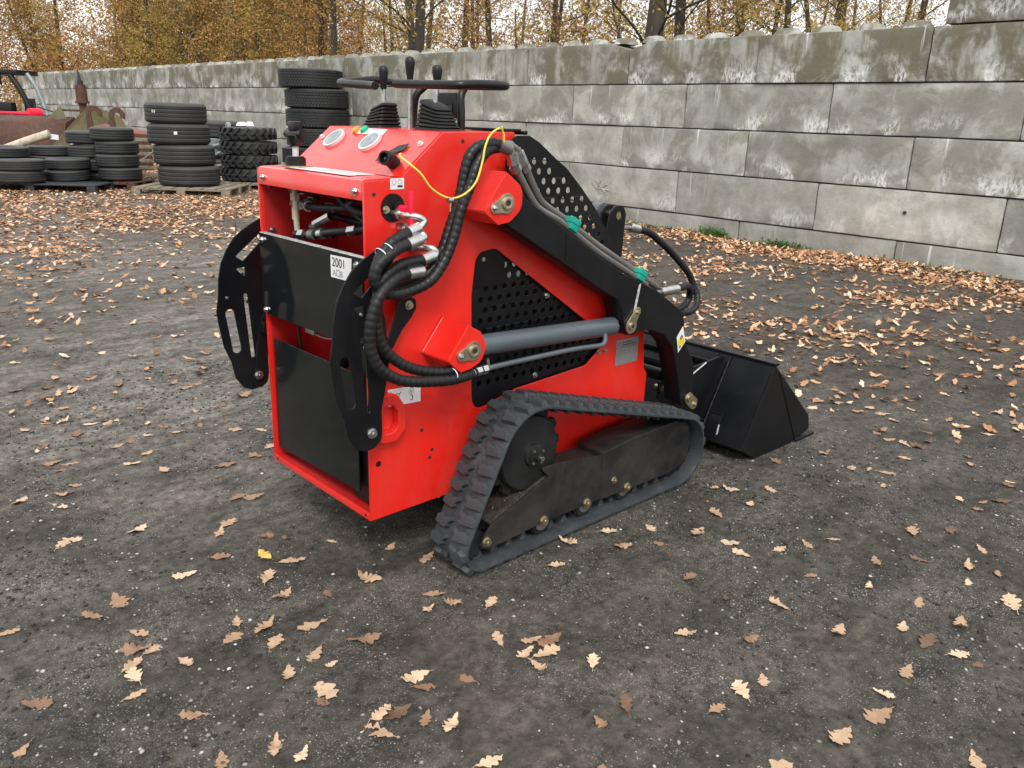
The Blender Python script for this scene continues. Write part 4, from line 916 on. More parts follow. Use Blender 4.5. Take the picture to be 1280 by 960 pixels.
for p, rr_ in (((-.012, -.1, 1.118), .031), ((.012, -.1, 1.132), .029), ((.232, -.13, .718), .030), ((.33, -.112, .701), .021)):
    v, f = lathe_vf([(rr_ * .86, -.0015), (rr_ * .9, -.0015), (rr_ * .9, .0015), (rr_ * .86, .0015)], 20, 'z', True); o = link('cable_tie', mesh('cable_tie', v, f, 'white', 0), L, loc=p); o.rotation_euler = (0, 1.1 if p[0] < .1 else PI / 2 - .1, 0); o.scale = (.8, 1.05, 1)
# thin yellow cord with its ring
yc = tube('yellow_cord', [(.165, .055, 1.39), (.13, .00, 1.395), (.085, -.06, 1.392), (.085, -.11, 1.372), (.109, -.13, 1.345), (.142, -.13, 1.308), (.183, -.13, 1.283), (.224, -.132, 1.273), (.267, -.138, 1.285), (.31, -.138, 1.319), (.337, -.135, 1.379), (.351, -.130, 1.422), (.380, -.12, 1.457), (.415, -.12, 1.476), (.434, -.12, 1.462), (.436, -.12, 1.435)], .0032, 'cord', L)
tube('cord_end', [(.436, -.12, 1.435), (.428, -.125, 1.46), (.417, -.13, 1.482)], .0028, 'cord', yc); cyl('cord_ring', (.205, -.134, 1.268), (.222, -.134, 1.268), .008, 'steel', yc); tube('cord_tag', [(.213, -.135, 1.264), (.214, -.135, 1.234)], .0025, 'brass', yc, smooth=False)
# --- hinged leg guards beside the operator position
gl = [(.020, 1.134), (-.013, 1.118), (-.054, 1.094), (-.086, 1.068), (-.114, 1.030), (-.137, .985), (-.150, .930), (-.155, .870), (-.166, .811), (-.160, .757), (-.148, .680), (-.124, .618), (-.112, .555), (-.084, .512), (-.050, .498), (-.018, .503), (.006, .525), (.010, .560), (.008, .621), (.028, .709), (.034, .80), (.03, .90), (.012, .97), (.03, 1.03), (.06, 1.09)]
gholes = [round_poly([(-.085, 1.005), (-.055, .985), (.022, 1.055), (.018, 1.085)], .006, 3), round_poly([(-.088, .962), (-.048, .966), (-.050, .925)], .006, 3), slot((-.118, .80), (-.100, .665), .018), slot((-.054, .86), (-.040, .63), .009)]
gl2 = [(.085, .955), (.115, .976), (.150, .958), (.152, .930), (.135, .905), (.100, .870), (.055, .805), (.031, .709), (.012, .621), (.012, .557), (.005, .522), (-.02, .505), (-.045, .510), (-.052, .545), (-.036, .585), (-.028, .66), (-.012, .74), (.012, .80), (.050, .85), (.074, .905)]
for s in (0, 1):
    g_ = plateY('leg_guard', round_poly(gl, .012, 3), mir(-.056, s), mir(-.050, s), 'black', L, gholes, .0014)
    g2 = plateY('guard_link', round_poly(gl2, .012, 3), mir(-.045, s), mir(-.037, s), 'black', L, None, .0014)
    sg = -1 if s == 0 else 1
    bolt((.122, mir(-.046, s), .943), (0, sg, 0), .0125, g2, 'brass'); cyl('guard_spacer', (.122, mir(-.038, s), .943), (.122, mir(-.001, s), .943), .012, 'black', g2)
    bolt((-.030, mir(-.0565, s), .555), (0, sg, 0), .0150, g_, 'steel'); bolt((-.030, mir(-.036, s), .555), (0, -sg, 0), .0150, g2, 'steel')
    bolt((-.058, mir(-.0565, s), .938), (0, sg, 0), .006, g_, 'steel'); bolt((-.045, mir(-.0565, s), .835), (0, sg, 0), .007, g_, 'steel'); bolt((-.125, mir(-.049, s), .86), (0, -sg, 0), .006, g_, 'steel')
    box('guard_rib', (-.012, min(mir(-.049, s), mir(-.006, s)), .72), (-.004, max(mir(-.049, s), mir(-.006, s)), .76), 'black', g_, .001)
# --- tracks
def hull_path(circs, step):
    """belt path round circles given clockwise in x-z as (x,z,r)"""
    P = []; n = len(circs); tang = []
    for i in range(n):
        (x0, z0, r0), (x1, z1, r1) = circs[i], circs[(i + 1) % n]; d = math.hypot(x1 - x0, z1 - z0); a = math.atan2(z1 - z0, x1 - x0)
        b = a + math.acos(max(-1, min(1, (r0 - r1) / d))); tang.append(b)     # normal direction, on the left side of travel
    for i in range(n):
        x, z, r = circs[i]; a0 = tang[i - 1]; a1 = tang[i]
        while a1 > a0: a1 -= 2 * PI
        while a0 - a1 > 2 * PI: a1 += 2 * PI
        m = max(2, int((a0 - a1) * r / .012))
        for k in range(m + 1): a = a0 + (a1 - a0) * k / m; P.append(Vector((x + r * math.cos(a), 0, z + r * math.sin(a))))
    P.append(P[0].copy()); Q = resample(P, step); return Q[:-1]
TC = [(.312, .098, .080), (.565, .368, .186), (1.430, .168, .150)]
path = hull_path(TC, .012); NP = len(path)
def lug_mesh():
    # one rubber lug, local x along travel, y across (outer edge negative), z outward: stepped and hooked like the tyre bars in the photo
    def prism(poly, z0, z1, inset):
        c = sum((Vector(p) for p in poly), Vector((0, 0))) / len(poly); n = len(poly)
        V = [(p[0], p[1], z0) for p in poly] + [((p[0] - c.x) * inset + c.x, (p[1] - c.y) * inset + c.y, z1) for p in poly]
        F = [tuple(range(n, 2 * n))] + [(i, (i + 1) % n, (i + 1) % n + n, i + n) for i in range(n)]; return V, F
    p1 = [(-.024, -.091), (.012, -.091), (.026, -.066), (.014, -.046), (.030, -.012), (.012, -.004), (-.010, -.024), (-.022, -.018), (-.034, -.030), (-.030, -.062)]
    return join_mesh('track_lug', [prism([(x_ * .82, y_) for x_, y_ in p1], -.004, .016, .86)], 'track', 20)
lugm = lug_mesh()
def lug_mirror(m):
    me = m.copy(); me.transform(Matrix.Scale(-1, 4, (0, 1, 0)) @ Matrix.Identity(4)); me.flip_normals(); me.name = 'track_lug'; return me
lugm2 = lug_mirror(lugm)
for s in (0, 1):
    yo, yi = mir(-.222, s), mir(-.038, s); ya, yb = min(yo, yi), max(yo, yi); T = []; V = []; Fc = []
    for i, p in enumerate(path):
        d = (path[(i + 1) % NP] - path[i - 1]).normalized(); n = Vector((-d.z, 0, d.x)); 
        c = Vector((.85, 0, .25)); 
        if n.dot(p - c) < 0: n = -n
        T.append((p, d, n)); tooth = (i % 6) < 2
        prof_ = [(ya, .003), (ya + .012, .0075), (yb - .012, .0075), (yb, .003), (yb, -.004), (yb - .03, -.010), (yb - .066, -.010), (yb - .070, -.034 if tooth else -.010), (ya + .070, -.034 if tooth else -.010), (ya + .066, -.010), (ya + .03, -.010), (ya, -.004)]
        V += [p + n * h + Vector((0, y, 0)) for y, h in prof_]
    m = 12
    for i in range(NP):
        j = (i + 1) % NP
        Fc += [(i * m + k, j * m + k, j * m + (k + 1) % m, i * m + (k + 1) % m) for k in range(m)]
    bm = bmesh.new(); vs = [bm.verts.new(v) for v in V]; [bm.faces.new([vs[i] for i in q]) for q in Fc]
    belt = link('track_belt', bm_mesh('track_belt', bm, 'track', 35), L)
    nl = round(NP * .012 / .062); yc_ = (ya + yb) / 2
    for k in range(nl):
        for side in (0, 1):
            i = int((k + (.5 if side else 0)) * NP / nl) % NP; p, d, n = T[i]
            o = link('track_lug', lugm if side == 0 else lugm2, belt)
            mx = Matrix(((d.x, 0, n.x, p.x + n.x * .007), (0, 1, 0, yc_), (d.z, 0, n.z, p.z + n.z * .007), (0, 0, 0, 1)))
            if d.cross(Vector((0, 1, 0))).dot(n) < 0: mx = mx @ Matrix.Scale(1, 4)
            # keep right-handed: x = d, z = n, y = n x d
            yv = n.cross(d); mx = Matrix(((d.x, yv.x, n.x, p.x + n.x * .007), (d.y, yv.y, n.y, yc_), (d.z, yv.z, n.z, p.z + n.z * .007), (0, 0, 0, 1)))
            o.matrix_local = mx
    # sprocket, idlers, rollers, frame
    pts = []
    for k in range(14 * 6):
        a = 2 * PI * k / 84; rr_ = .168 if k % 6 in (0, 1, 2) else .150; pts.append((.565 + rr_ * math.cos(a), .368 + rr_ * math.sin(a)))
    sp = plateY('sprocket', pts, mir(-.118, s), mir(-.142, s), 'blackdusty', L, None, .003)
    v, f = lathe_vf([(.143, 0), (.143, .014), (.136, .024), (.10, .030), (.05, .032), (.044, .034), (.040, .046), (.032, .048), (.030, .060), (.0001, .060)], 40, 'y')
    v = [(x, (-y if s == 0 else y), z) for x, y, z in v]; dk = link('sprocket_disc', mesh('sprocket_disc', v, f, 'blackdusty', 40), sp, loc=(.565, mir(-.142, s), .368))
    cyl('axle_nut', (.565, mir(-.20, s), .368), (.565, mir(-.218, s), .368), .018, 'blackdusty', sp, sides=6); cyl('axle_stud', (.565, mir(-.2, s), .368), (.565, mir(-.23, s), .368), .009, 'steel', sp, sides=12)
    for a in (.6, 2.2, 3.9, 5.3): cyl('hub_pin', (.565 + .030 * math.cos(a), mir(-.195, s), .368 + .030 * math.sin(a)), (.565 + .030 * math.cos(a), mir(-.207, s), .368 + .030 * math.sin(a)), .005, 'steel', sp, sides=8)
    cyl('drive_motor', (.565, mir(-.12, s), .368), (.565, mir(.0, s), .368), .10, 'black', L, sides=28)
    for x, z, r_ in ((1.430, .168, .135), (.300, .090, .058)): cyl('idler_wheel', (x, mir(-.165, s), z), (x, mir(-.095, s), z), r_, 'blackdusty', L, sides=36, bev=.01)
    for x in (.63, .865, 1.10): 
        rl = cyl('track_roller', (x, mir(-.175, s), .082), (x, mir(-.085, s), .082), .056, 'blackdusty', L, sides=32, bev=.006); cyl('roller_rim', (x, mir(-.180, s), .082), (x, mir(-.174, s), .082), .036, 'tubepaint', rl, sides=28, bev=.002)
    # frame: rear tapered plate, rear box, slightly larger front box
    fr = plateY('track_frame', round_poly([(.318, .082), (.345, .128), (.37, .155), (.648, .262), (.60, .305), (.70, .302), (.94, .268), (.94, .085), (.62, .083), (.36, .068)], [.015, .01, .01, .01, .01, .01, 0, 0, .01, .02]), mir(-.188, s), mir(-.178, s), 'muddy', L, None, .0015)
    box('frame_box', (.66, min(mir(-.176, s), mir(-.045, s)), .095), (.94, max(mir(-.176, s), mir(-.045, s)), .262), 'muddy', fr, .004)
    plateY('front_frame', round_poly([(.945, .085), (.945, .278), (1.09, .296), (1.40, .302), (1.49, .275), (1.523, .19), (1.49, .105), (1.40, .078), (1.12, .080)], [.004, .004, .01, .04, .05, .05, .05, .03, .01]), mir(-.192, s), mir(-.050, s), 'muddy', fr, None, .006)
    v = [(.36, .150), (.655, .262), (.655, .252), (.36, .140)]
    box('mud_ledge', (.0, 0, 0), (.30, .10, .012), 'ground', fr, .003).matrix_local = Matrix.Translation((.37, min(mir(-.176, s), mir(-.076, s)), .150)) @ Matrix.Rotation(-math.atan2(.107, .285), 4, 'Y')
    if s == 0:
        for x, z, r_ in ((.343, .101, .0165), (.624, .093, .0165), (.859, .093, .0165), (1.097, .093, .0165), (1.011, .147, .013)): bolt((x, -.192 if x > .94 else -.188, z), (0, -1, 0), r_, fr, 'brass')
# axle between track frames and body
for x in (.75, 1.25):
    for s in (0, 1): box('frame_mount', (x, min(mir(-.05, s), mir(.02, s)), .15), (x + .12, max(mir(-.05, s), mir(.02, s)), .235), 'black', L, .004)
# --- front tilt cylinder, its lugs and hoses
for y in (.222, .272): plateY('tilt_lug', round_poly([(1.30, .80), (1.375, 1.14), (1.40, 1.165), (1.45, 1.165), (1.47, 1.13), (1.46, .92), (1.50, .78)], [.01, .03, .03, .03, .03, .03, .01]), y, y + .012, 'black', L, [circ(1.428, 1.125, .020, 16)], .001)
tc_ = cyl('tilt_cylinder', (1.428, .310, 1.125), (1.428, .37, 1.125), .045, 'cylinder', L, sides=28, bev=.005); cyl('tilt_barrel', (1.44, .34, 1.12), (1.62, .34, .62), .035, 'cylinder', tc_, sides=24); cyl('tilt_rod', (1.60, .34, .67), (1.72, .34, .34), .018, 'steel', tc_)
cyl('tilt_pin', (1.428, .228, 1.125), (1.428, .40, 1.125), .019, 'brass', tc_)
hose('bucket_hose', [(1.593, .25, 1.052), (1.671, .25, 1.035), (1.753, .25, .993), (1.846, .24, .93), (1.926, .23, .866), (1.985, .22, .809), (2.01, .21, .757), (2.02, .19, .71), (1.99, .17, .665), (1.91, .15, .65), (1.80, .14, .66)], .0165, L, .024)
hose('bucket_hose', [(1.72, .10, .790), (1.777, .10, .798), (1.83, .12, .790), (1.87, .13, .765), (1.88, .14, .72), (1.84, .14, .69), (1.76, .14, .67)], .0165, L, .024)
cyl('hose_sleeve', (1.536, .25, 1.065), (1.600, .25, 1.051), .020, 'steel', L, bev=.003); cyl('hose_sleeve', (1.60, .10, .790), (1.73, .10, .790), .020, 'steel', L, bev=.003)
tube('steel_line', [(1.40, .04, .86), (1.50, .08, .80), (1.60, .10, .790)], .012, 'tubepaint', L); tube('steel_line', [(1.46, .25, 1.06), (1.54, .25, 1.064)], .010, 'tubepaint', L, smooth=False)
cyl('coupler', (1.46, .30, .30), (1.50, .27, .37), .016, 'brass', L); tube('spring', [(1.50, .27, .37), (1.53, .25, .46)], .012, 'steel', L, smooth=False)
# --- bucket with quick attach frame (attached to the loader)
BY0, BY1 = -.255, .927
bp = [(2.06, .450), (2.455, .118), (2.478, .045), (2.36, .008), (1.975, .004), (1.852, .078)]
bk = plateY('bucket', bp, BY0, BY0 + .008, 'black', L, None, .001)
plateY('bucket_side', bp, BY1 - .008, BY1, 'black', bk, None, .001)
v1, f1 = strip_xz([(2.075, .452), (2.055, .452), (1.845, .078), (1.970, -.0005 + .004), (2.36, .004), (2.50, .006), (2.50, .0061)], BY0 + .0085, BY1 - .0085, -.006); link('bucket_shell', mesh('bucket_shell', v1, f1, 'black', 25), bk)
box('cutting_edge', (2.34, BY0 - .012, .002), (2.52, BY1 + .012, .018), 'blackdusty', bk, .003)
v, f = tube_vf([Vector((2.10, BY0 - .0005, .41)), Vector((2.345, BY0 - .0005, .012))], .0035, 6); link('weld_bead', mesh('weld_bead', v, f, 'black', 0), bk)
box('top_lip', (2.05, BY0 - .002, .446), (2.085, BY1 + .002, .462), 'black', bk, .002)
def rear_x(z): return 1.845 + (z - .078) * (.21 / .374)
for y in (.02, W - .03):
    g = plateY('attach_plate', round_poly([(1.548, .40), (1.545, .32), (1.58, .30), (rear_x(.10) - .003, .10), (rear_x(.44) - .003, .44), (1.90, .43)], [.02, .02, .02, .01, .01, .01]), y, y + .010, 'black', bk, None, .001)
for y in (.055, -.02, W - .05, W + .02):
    P = [Vector((rear_x(z) - .004, y, z)) for z in np.linspace(.09, .445, 30)]; v, f = tube_vf(P, .004, 6, rad=lambda i: .0045 + .0015 * ((i * 7) % 3)); link('weld_bead', mesh('weld_bead', v, f, 'black', 60), bk)
    o = box('attach_rib', (0, 0, 0), (.012, .006, .40), 'black', bk, .001); o.matrix_local = Matrix.Translation((rear_x(.075) - .013, y + .012, .075)) @ Matrix.Rotation(math.atan2(.21, .374), 4, 'Y')
for z in (.34, .41): box('cross_bar', (rear_x(z) - .05, .03, z - .012), (rear_x(z) - .01, W - .03, z + .008), 'black', bk, .003)
link('lit_edge', mesh('lit_edge', *cyl_vf((1.74, .018, .372), (1.90, .018, .430), .0035, sides=6), 'scuff_lit'), bk)  # pale bar painting the light caught on the attach plate's edge
box('wear_pad', (0, 0, 0), (.004, .085, .12), 'black', bk, .001).matrix_local = Matrix.Translation((rear_x(.09) - .006, -.10, .085)) @ Matrix.Rotation(math.atan2(.21, .374), 4, 'Y')
v, f = tube_vf([Vector((rear_x(.19) - .007, .04, .20)), Vector((rear_x(.195) - .007, -.10, .20)), Vector((rear_x(.10) - .007, -.105, .10))], .0018, 6); link('weld_bead', mesh('weld_bead', v, f, 'blackdusty', 0), bk); tube('scraped_edge', [(rear_x(.15) - .0075, -.103, .155), (rear_x(.12) - .0075, -.106, .11)], .004, 'scuff_lit', bk, smooth=False)

# ================================================================== YARD CLUTTER ON THE LEFT
def tyre_vf(R, w, grooves=3, sides=48, ri=.56, depth=.010):
    P = []; h = w / 2
    side = [(R * ri, -h * .72), (R * (ri + .02), -h * .86), (R * .70, -h * .98), (R * .84, -h), (R * .93, -h * .93), (R * .975, -h * .80)]
    P += side; n = grooves; tw = h * 1.52; y0 = -h * .76
    for k in range(n + 1):
        a = y0 + tw * k / (n + 1); b = y0 + tw * (k + 1) / (n + 1); g = tw * .022
        P += [(R * (1 - .01), a + g), (R, a + g * 2.2), (R, b - g * 2.2), (R * .99, b - g)]
        if k < n: P += [(R - depth, b - g), (R - depth, b + g)]
    P += [(r, -z) for r, z in reversed(side)]; P += [(R * ri * .99, h * .3), (R * ri * .99, -h * .3)]
    return lathe_vf(P, sides, 'z', True)
_ty = {}
def tyre_mesh(R, w, kind='rib'):
    key = (R, w, kind)
    if key in _ty: return _ty[key]
    if kind == 'rib': me = mesh('tyre', *tyre_vf(R, w), 'tyre', 35)
    elif kind == 'block':
        parts = [tyre_vf(R - .012, w, 5, 48)]; rr = random.Random(2)
        for j in range(6):
            z = -w * .36 + w * .144 * j
            for k in range(64):
                a = 2 * PI * (k + .5 * (j % 2)) / 64; d = 2 * PI / 64 * .40
                V = [(q * math.cos(t), q * math.sin(t), zz) for q in (R - .016, R) for t in (a - d, a + d) for zz in (z - w * .058, z + w * .058)]
                parts.append((V, [(0, 1, 3, 2), (4, 6, 7, 5), (0, 4, 5, 1), (2, 3, 7, 6), (0, 2, 6, 4), (1, 5, 7, 3)]))
        me = join_mesh('tyre', parts, 'tyre', 35)
    else:          # tractor chevrons
        parts = [tyre_vf(R - .05, w * .92, 0, 48)]; n = 20
        for side in (-1, 1):
            for k in range(n):
                a0 = 2 * PI * (k + (.5 if side > 0 else 0)) / n; V = []
                for f in (0, .5, 1):
                    z = side * (-.02 + (w * .5) * f) * .98; a = a0 + f * .20
                    for q in (R - .06, R - .012 * f ** 2):
                        for t in (-.050 - .03 * f, .050 + .02 * f): V.append((q * math.cos(a + t), q * math.sin(a + t), z))
                F = []
                for b in (0, 4): F += [(b, b + 1, b + 5, b + 4), (b + 2, b + 6, b + 7, b + 3), (b, b + 4, b + 6, b + 2), (b + 1, b + 3, b + 7, b + 5)]
                F += [(0, 2, 3, 1), (8, 9, 11, 10)]; parts.append((V, F))
        me = join_mesh('tyre', parts, 'tyre', 30)
    _ty[key] = me; return me
rz = random.Random(21)
def tyre(x, y, z, R, w, label, group, kind='rib', tilt=.0):
    o = link('tyre', tyre_mesh(R, w, kind), None, loc=(x, y, z + w / 2), rot=(rz.uniform(-tilt, tilt), rz.uniform(-tilt, tilt), rz.uniform(0, 6)))
    return tag(o, label, 'tyre', group)
def pallet(x, y, rot, label, mat='wood', w=1.2, d=1.0, plastic=False):
    t = thing('pallet', label, 'pallet', (x, y, 0), rot, 'pallets under the tyres')
    nb = 3 if plastic else 7
    for k in range(nb):
        bw = w / nb * (.99 if plastic else .80); cx = -w / 2 + w * (k + .5) / nb
        box('deck_board', (cx - bw / 2, -d / 2, .118), (cx + bw / 2, d / 2, .14), mat, t, .003)
    for yy in (-d / 2 + .05, 0, d / 2 - .05):
        if not plastic: box('stringer', (-w / 2, yy - .05, .098), (w / 2, yy + .05, .117), mat, t, .003); box('bottom_board', (-w / 2, yy - .05, .0), (w / 2, yy + .05, .019), mat, t, .003)
        for xx in (-w / 2 + .08, 0, w / 2 - .08): box('block', (xx - .075, yy - .05, .020 if not plastic else .0), (xx + .075, yy + .05, .097 if not plastic else .117), mat, t, .004)
    return t
# A: four big tyres on a weathered wooden pallet
pallet(4.95, 13.45, math.radians(-42), 'weathered wooden pallet under the leaning stack of four big tyres', 'wood', 1.75, 1.35)
ORD = ('bottom', 'second', 'third', 'top')
for k, (dx, R) in enumerate(((0.0, .54), (-.06, .535), (-.13, .54), (-.155, .53))):
    o = tyre(4.92 + dx * .74 , 13.52 - dx * .68, .142 + .362 * k, R, .36, '%s tyre of the leaning stack of four on the wooden pallet' % ORD[k].replace('second', 'second lowest').replace('third', 'second highest'), 'big tyres stacked on the wooden pallet', tilt=.012)
    if k in (2, 3):
        nrm = Vector((-.55, -.83, 0)); 
        for q in ((.0,) if k == 2 else (0.0, .09)):
            a = (-2.05 if k == 2 else -2.75) + q; lb = link('paper_label', mesh('paper_label', [((R + .004) * math.cos(a + da), (R + .004) * math.sin(a + da), zz) for da, zz in ((-.05 if k == 2 else -.018, .0), (.05 if k == 2 else .018, .0), (.05 if k == 2 else .018, .05), (-.05 if k == 2 else -.018, .05))], [(0, 1, 2, 3)], 'white', 0), o); lb.rotation_euler = (0, 0, -o.rotation_euler.z)
# B: four medium tyres, and one stack hidden behind
pallet(4.12, 14.95, math.radians(-43), 'rust-stained low pallet under the middle stack of four tyres', 'rust', 1.0, .9)
for k in range(4): tyre(4.17 - .02 * k * (k != 2), 14.97 + .02 * k, .142 + .243 * k, .385, .242, '%s tyre of the middle stack of four left of the big leaning stack' % ('bottom', 'second lowest', 'second highest', 'top')[k], 'tyres in the middle stack', tilt=.01)
for k in range(4): tyre(3.92 - .01 * k, 15.75, .0 + .26 * k, .40, .242, '%s tyre of the stack half hidden behind the middle stack' % ('bottom', 'second lowest', 'second highest', 'top')[k], 'tyres half hidden behind the middle stack', tilt=.01)
# C: four short stacks on a black plastic pallet
pallet(2.98, 15.25, math.radians(-40), 'long dark plastic pallet carrying short pairs of small tyres', 'bplastic', 2.3, 1.5, True)
for nm, x, y, n, R in (('front left', 2.46, 14.95, 2, .385), ('front right', 3.30, 15.22, 2, .385), ('rear left', 2.38, 16.05, 3, .46), ('rear right', 3.32, 16.30, 3, .46)):
    for k in range(n): tyre(x - .03 * k * (-1 if k else 1), y, .142 + .205 * k * (1.0 if n == 2 else .93), R, .200, '%s small tyre of the %s pile on the dark plastic pallet' % ('lower' if k == 0 else ('upper' if k == n - 1 else 'middle'), nm), 'small tyres on the plastic pallet', tilt=.03)
# D: tractor tyres
pallet(6.45, 14.05, math.radians(-42), 'old wooden pallet under the chunky tractor tyres', 'wood', 1.4, 1.2)
for k in range(4): tyre(6.42, 14.15, .142 + .262 * k, .56, .26, '%s lug-tread tractor tyre of the stack behind the loader cover' % ('bottom', 'second lowest', 'second highest', 'top')[k], 'tractor tyres in a stack', 'chevron', .01)
r_ = random.Random(4); V = []; Fc = []
for i in range(9):
    for j in range(5): V.append((6.18 + .05 * i, 13.95 + .07 * j + .02 * i, 1.20 + r_.uniform(.0, .09) * (1 if 0 < i < 8 and 0 < j < 4 else .1)))
for i in range(8):
    for j in range(4): a = i * 5 + j; Fc.append((a, a + 5, a + 6, a + 1))
tag(link('plastic_sheet', mesh('plastic_sheet', V, Fc, 'whitebag', 20)), 'crumpled white plastic sheet lying on top of the tractor tyres', 'plastic sheet')
# E: tall stack
for k in range(6): tyre(8.16 + (0, -.05, .03, .03, .03, -.05)[k], 14.50 + (0, .05, -.03, -.03, -.02, .06)[k], .0 + .396 * k, .67, .392, '%s truck tyre of the tall stack against the wall' % ('bottom', 'second lowest', 'third lowest', 'third highest', 'second highest', 'top')[k], 'truck tyres in the tall stack', 'block', .012)
# tyres behind the grey frame
for k in range(3): tyre(7.35, 17.6, .42 * k, .62, .40, '%s big tyre behind the grey galvanised frame, half hidden' % ('bottom', 'middle', 'top')[k], 'tyres behind the grey frame', tilt=.01)
# grey galvanised frame
fr = thing('metal_frame', 'upright grey galvanised steel frame with sloping braces left of the tractor tyres', 'metal frame', (6.20, 14.55, 0))
plateX('frame_post', round_poly([(-.09, 0), (-.10, .95), (-.06, 1.22), (.02, 1.27), (.06, 1.20), (.05, .95), (.09, 0)], .03), -.03, .03, 'galv', fr, [circ(.0, 1.18, .025, 12)])
for k, (a, b) in enumerate((((0, .05, .86), (-.42, .62, .70)), ((0, .05, .45), (-.42, .62, .30)), ((-.42, .62, .05), (-.42, .62, .95)), ((-.1, .1, .05), (-.1, .1, .8)), ((0, .05, .74), (-.42, .62, .45)))): cyl('brace', a, b, .03, 'galv', fr, sides=8)
box('side_sheet', (-.40, .30, .62), (-.05, .60, .92), 'galv', fr, .01)
cyl('hinge_pin', (-.05, -.05, .46), (-.12, -.20, .46), .03, 'rustorange', fr)
def poly3(name, pts, th, mat, parent, nrm):
    n = Vector(nrm).normalized() * th; A = [Vector(p) for p in pts]; m = len(A); B = [a + n for a in A]
    return link(name, mesh(name, A + B, [tuple(range(m)), tuple(reversed(range(m, 2 * m)))] + [(i, i + m, (i + 1) % m + m, (i + 1) % m) for i in range(m)], mat, 0), parent)
# generic loader bucket: local frame x to the viewer's right, y away, z up
def scrap_bucket(label, loc, rotz, w, prof, mat, mat2=None, name='scrap_bucket', tilt=0):
    t = thing(name, label, 'bucket', loc, rotz); t.rotation_euler = (0, tilt, rotz)
    for s in (0, 1):
        me = plate_me('side_plate', prof, None, .03, mat); me.transform(Matrix.Translation((s * w, 0, 0)) @ Matrix(((0, 0, 1, 0), (1, 0, 0, 0), (0, 1, 0, 0), (0, 0, 0, 1)))); link('side_plate', me, t)
    V = []; n = len(prof)
    for (y, z) in prof[:-1]: V += [(0.016, y, z), (w - .016, y, z)]
    F = [(2 * i, 2 * i + 1, 2 * i + 3, 2 * i + 2) for i in range(n - 2)]; o = link('shell', mesh('shell', V, F, mat2 or mat, 25), t)
    m = o.modifiers.new('th', 'SOLIDIFY'); m.thickness = .03
    return t
VW = math.radians(-43)      # heading that faces the yard camera side
scrap_bucket('wide dark brown rusty bucket with a white tag standing behind the log', (3.70, 22.4, .05), VW, 1.95, [(-.5, .0), (-.62, .35), (-.35, 1.0), (.1, 1.15), (.5, .9), (.55, .1), (-.2, -.0)], 'rust')
scrap_bucket('orange-brown rusty bucket at the left picture edge behind the tyres', (2.62, 21.1, .10), VW + .5, .75, [(-.5, .25), (-.55, .55), (-.25, .98), (.2, .95), (.5, .4), (.3, .0), (-.3, .05)], 'rustorange')
ol = thing('steel_chute', 'big olive and rust coloured folded steel plates propped up like a tent', 'steel plates', (4.55, 20.7, 0), VW)
poly3('olive_plate', [(-.1, -.2, .38), (.95, .0, 1.50), (1.35, .1, 1.12), (.55, -.3, .10)], .03, 'olive', ol, (-.3, 1, .2)); poly3('olive_plate', [(-.65, .5, .9), (-.1, .7, 1.45), (.15, .6, .95), (-.2, .2, .35), (-.75, .3, .4)], .03, 'olive', ol, (-.2, 1, .2))
poly3('olive_plate', [(.95, .0, 1.50), (1.40, .6, 1.25), (1.75, .3, .80), (1.35, .1, .75)], .03, 'olive', ol, (.5, 1, 0)); box('rust_bar', (-.1, .75, 1.33), (1.0, .82, 1.38), 'rust', ol, .01)
hm = thing('breaker_hammer', 'dark red hydraulic breaker with a pointed tip standing upright behind the olive plates', 'hydraulic breaker', (5.62, 21.75, 0))
cyl('hammer_body', (0, 0, .4), (0, 0, 1.52), .09, 'rust', hm); cyl('hammer_sleeve', (0, 0, 1.50), (0, 0, 1.98), .135, 'rust', hm, bev=.03); cyl('hammer_flange', (0, 0, 1.53), (0, 0, 1.58), .17, 'rust', hm); cyl('hammer_tip', (0, 0, 1.98), (-.03, 0, 2.34), .055, 'ink', hm, r2=.012); cyl('hammer_head', (0, 0, 1.98), (0, 0, 2.08), .07, 'ink', hm)
lg = thing('log', 'split pale log lying across rubbish behind the small tyres', 'log', (0, 0, 0))
tube('log_wood', [(2.35, 17.6, .46), (2.75, 17.3, .60), (3.15, 17.05, .78), (3.50, 16.85, .92)], .085, 'woodpale', lg)
rp = thing('rubbish_heap', 'heap of splintered wood and rusty scrap under the pale log', 'scrap heap', (3.1, 17.6, 0), VW)
r_ = random.Random(8)
for k in range(26):
    a = Vector((r_.uniform(-.8, .75), r_.uniform(-.3, .3), r_.uniform(.0, .62))); d = Vector((r_.uniform(-1, 1), r_.uniform(-.6, .6), r_.uniform(-.5, .5))).normalized() * r_.uniform(.15, .45)
    o = box('scrap_piece', (-.5, -.5, -.5), (.5, .5, .5), r_.choice(('rust', 'wood', 'rustorange', 'rust', 'plastic')), rp, .02); q = d.to_track_quat('X', 'Z').to_matrix().to_4x4(); o.matrix_local = Matrix.Translation(a) @ q @ Matrix.Diagonal((d.length, r_.uniform(.04, .16), r_.uniform(.02, .12), 1))
tag(tube('white_hose', [(3.62, 17.2, .62), (3.72, 17.15, .56), (3.86, 17.1, .66), (4.05, 17.1, .74), (4.2, 17.1, .68)], .016, 'whitebag'), 'thin pale hose curling over the scrap right of the log', 'hose')
tag(box('paper_tag', (-.12, -.01, -.09), (.12, .01, .09), 'whitebag', None, 0, loc=(4.30, 21.9, 1.02), rot=(0, .1, VW)), 'white paper tag hanging on the dark brown bucket', 'tag')
tag(box('white_card', (-.09, -.01, -.05), (.09, .01, .05), 'whitebag', None, 0, loc=(3.75, 17.5, .84), rot=(0, .1, VW)), 'small white card on the scrap right of the log', 'card')
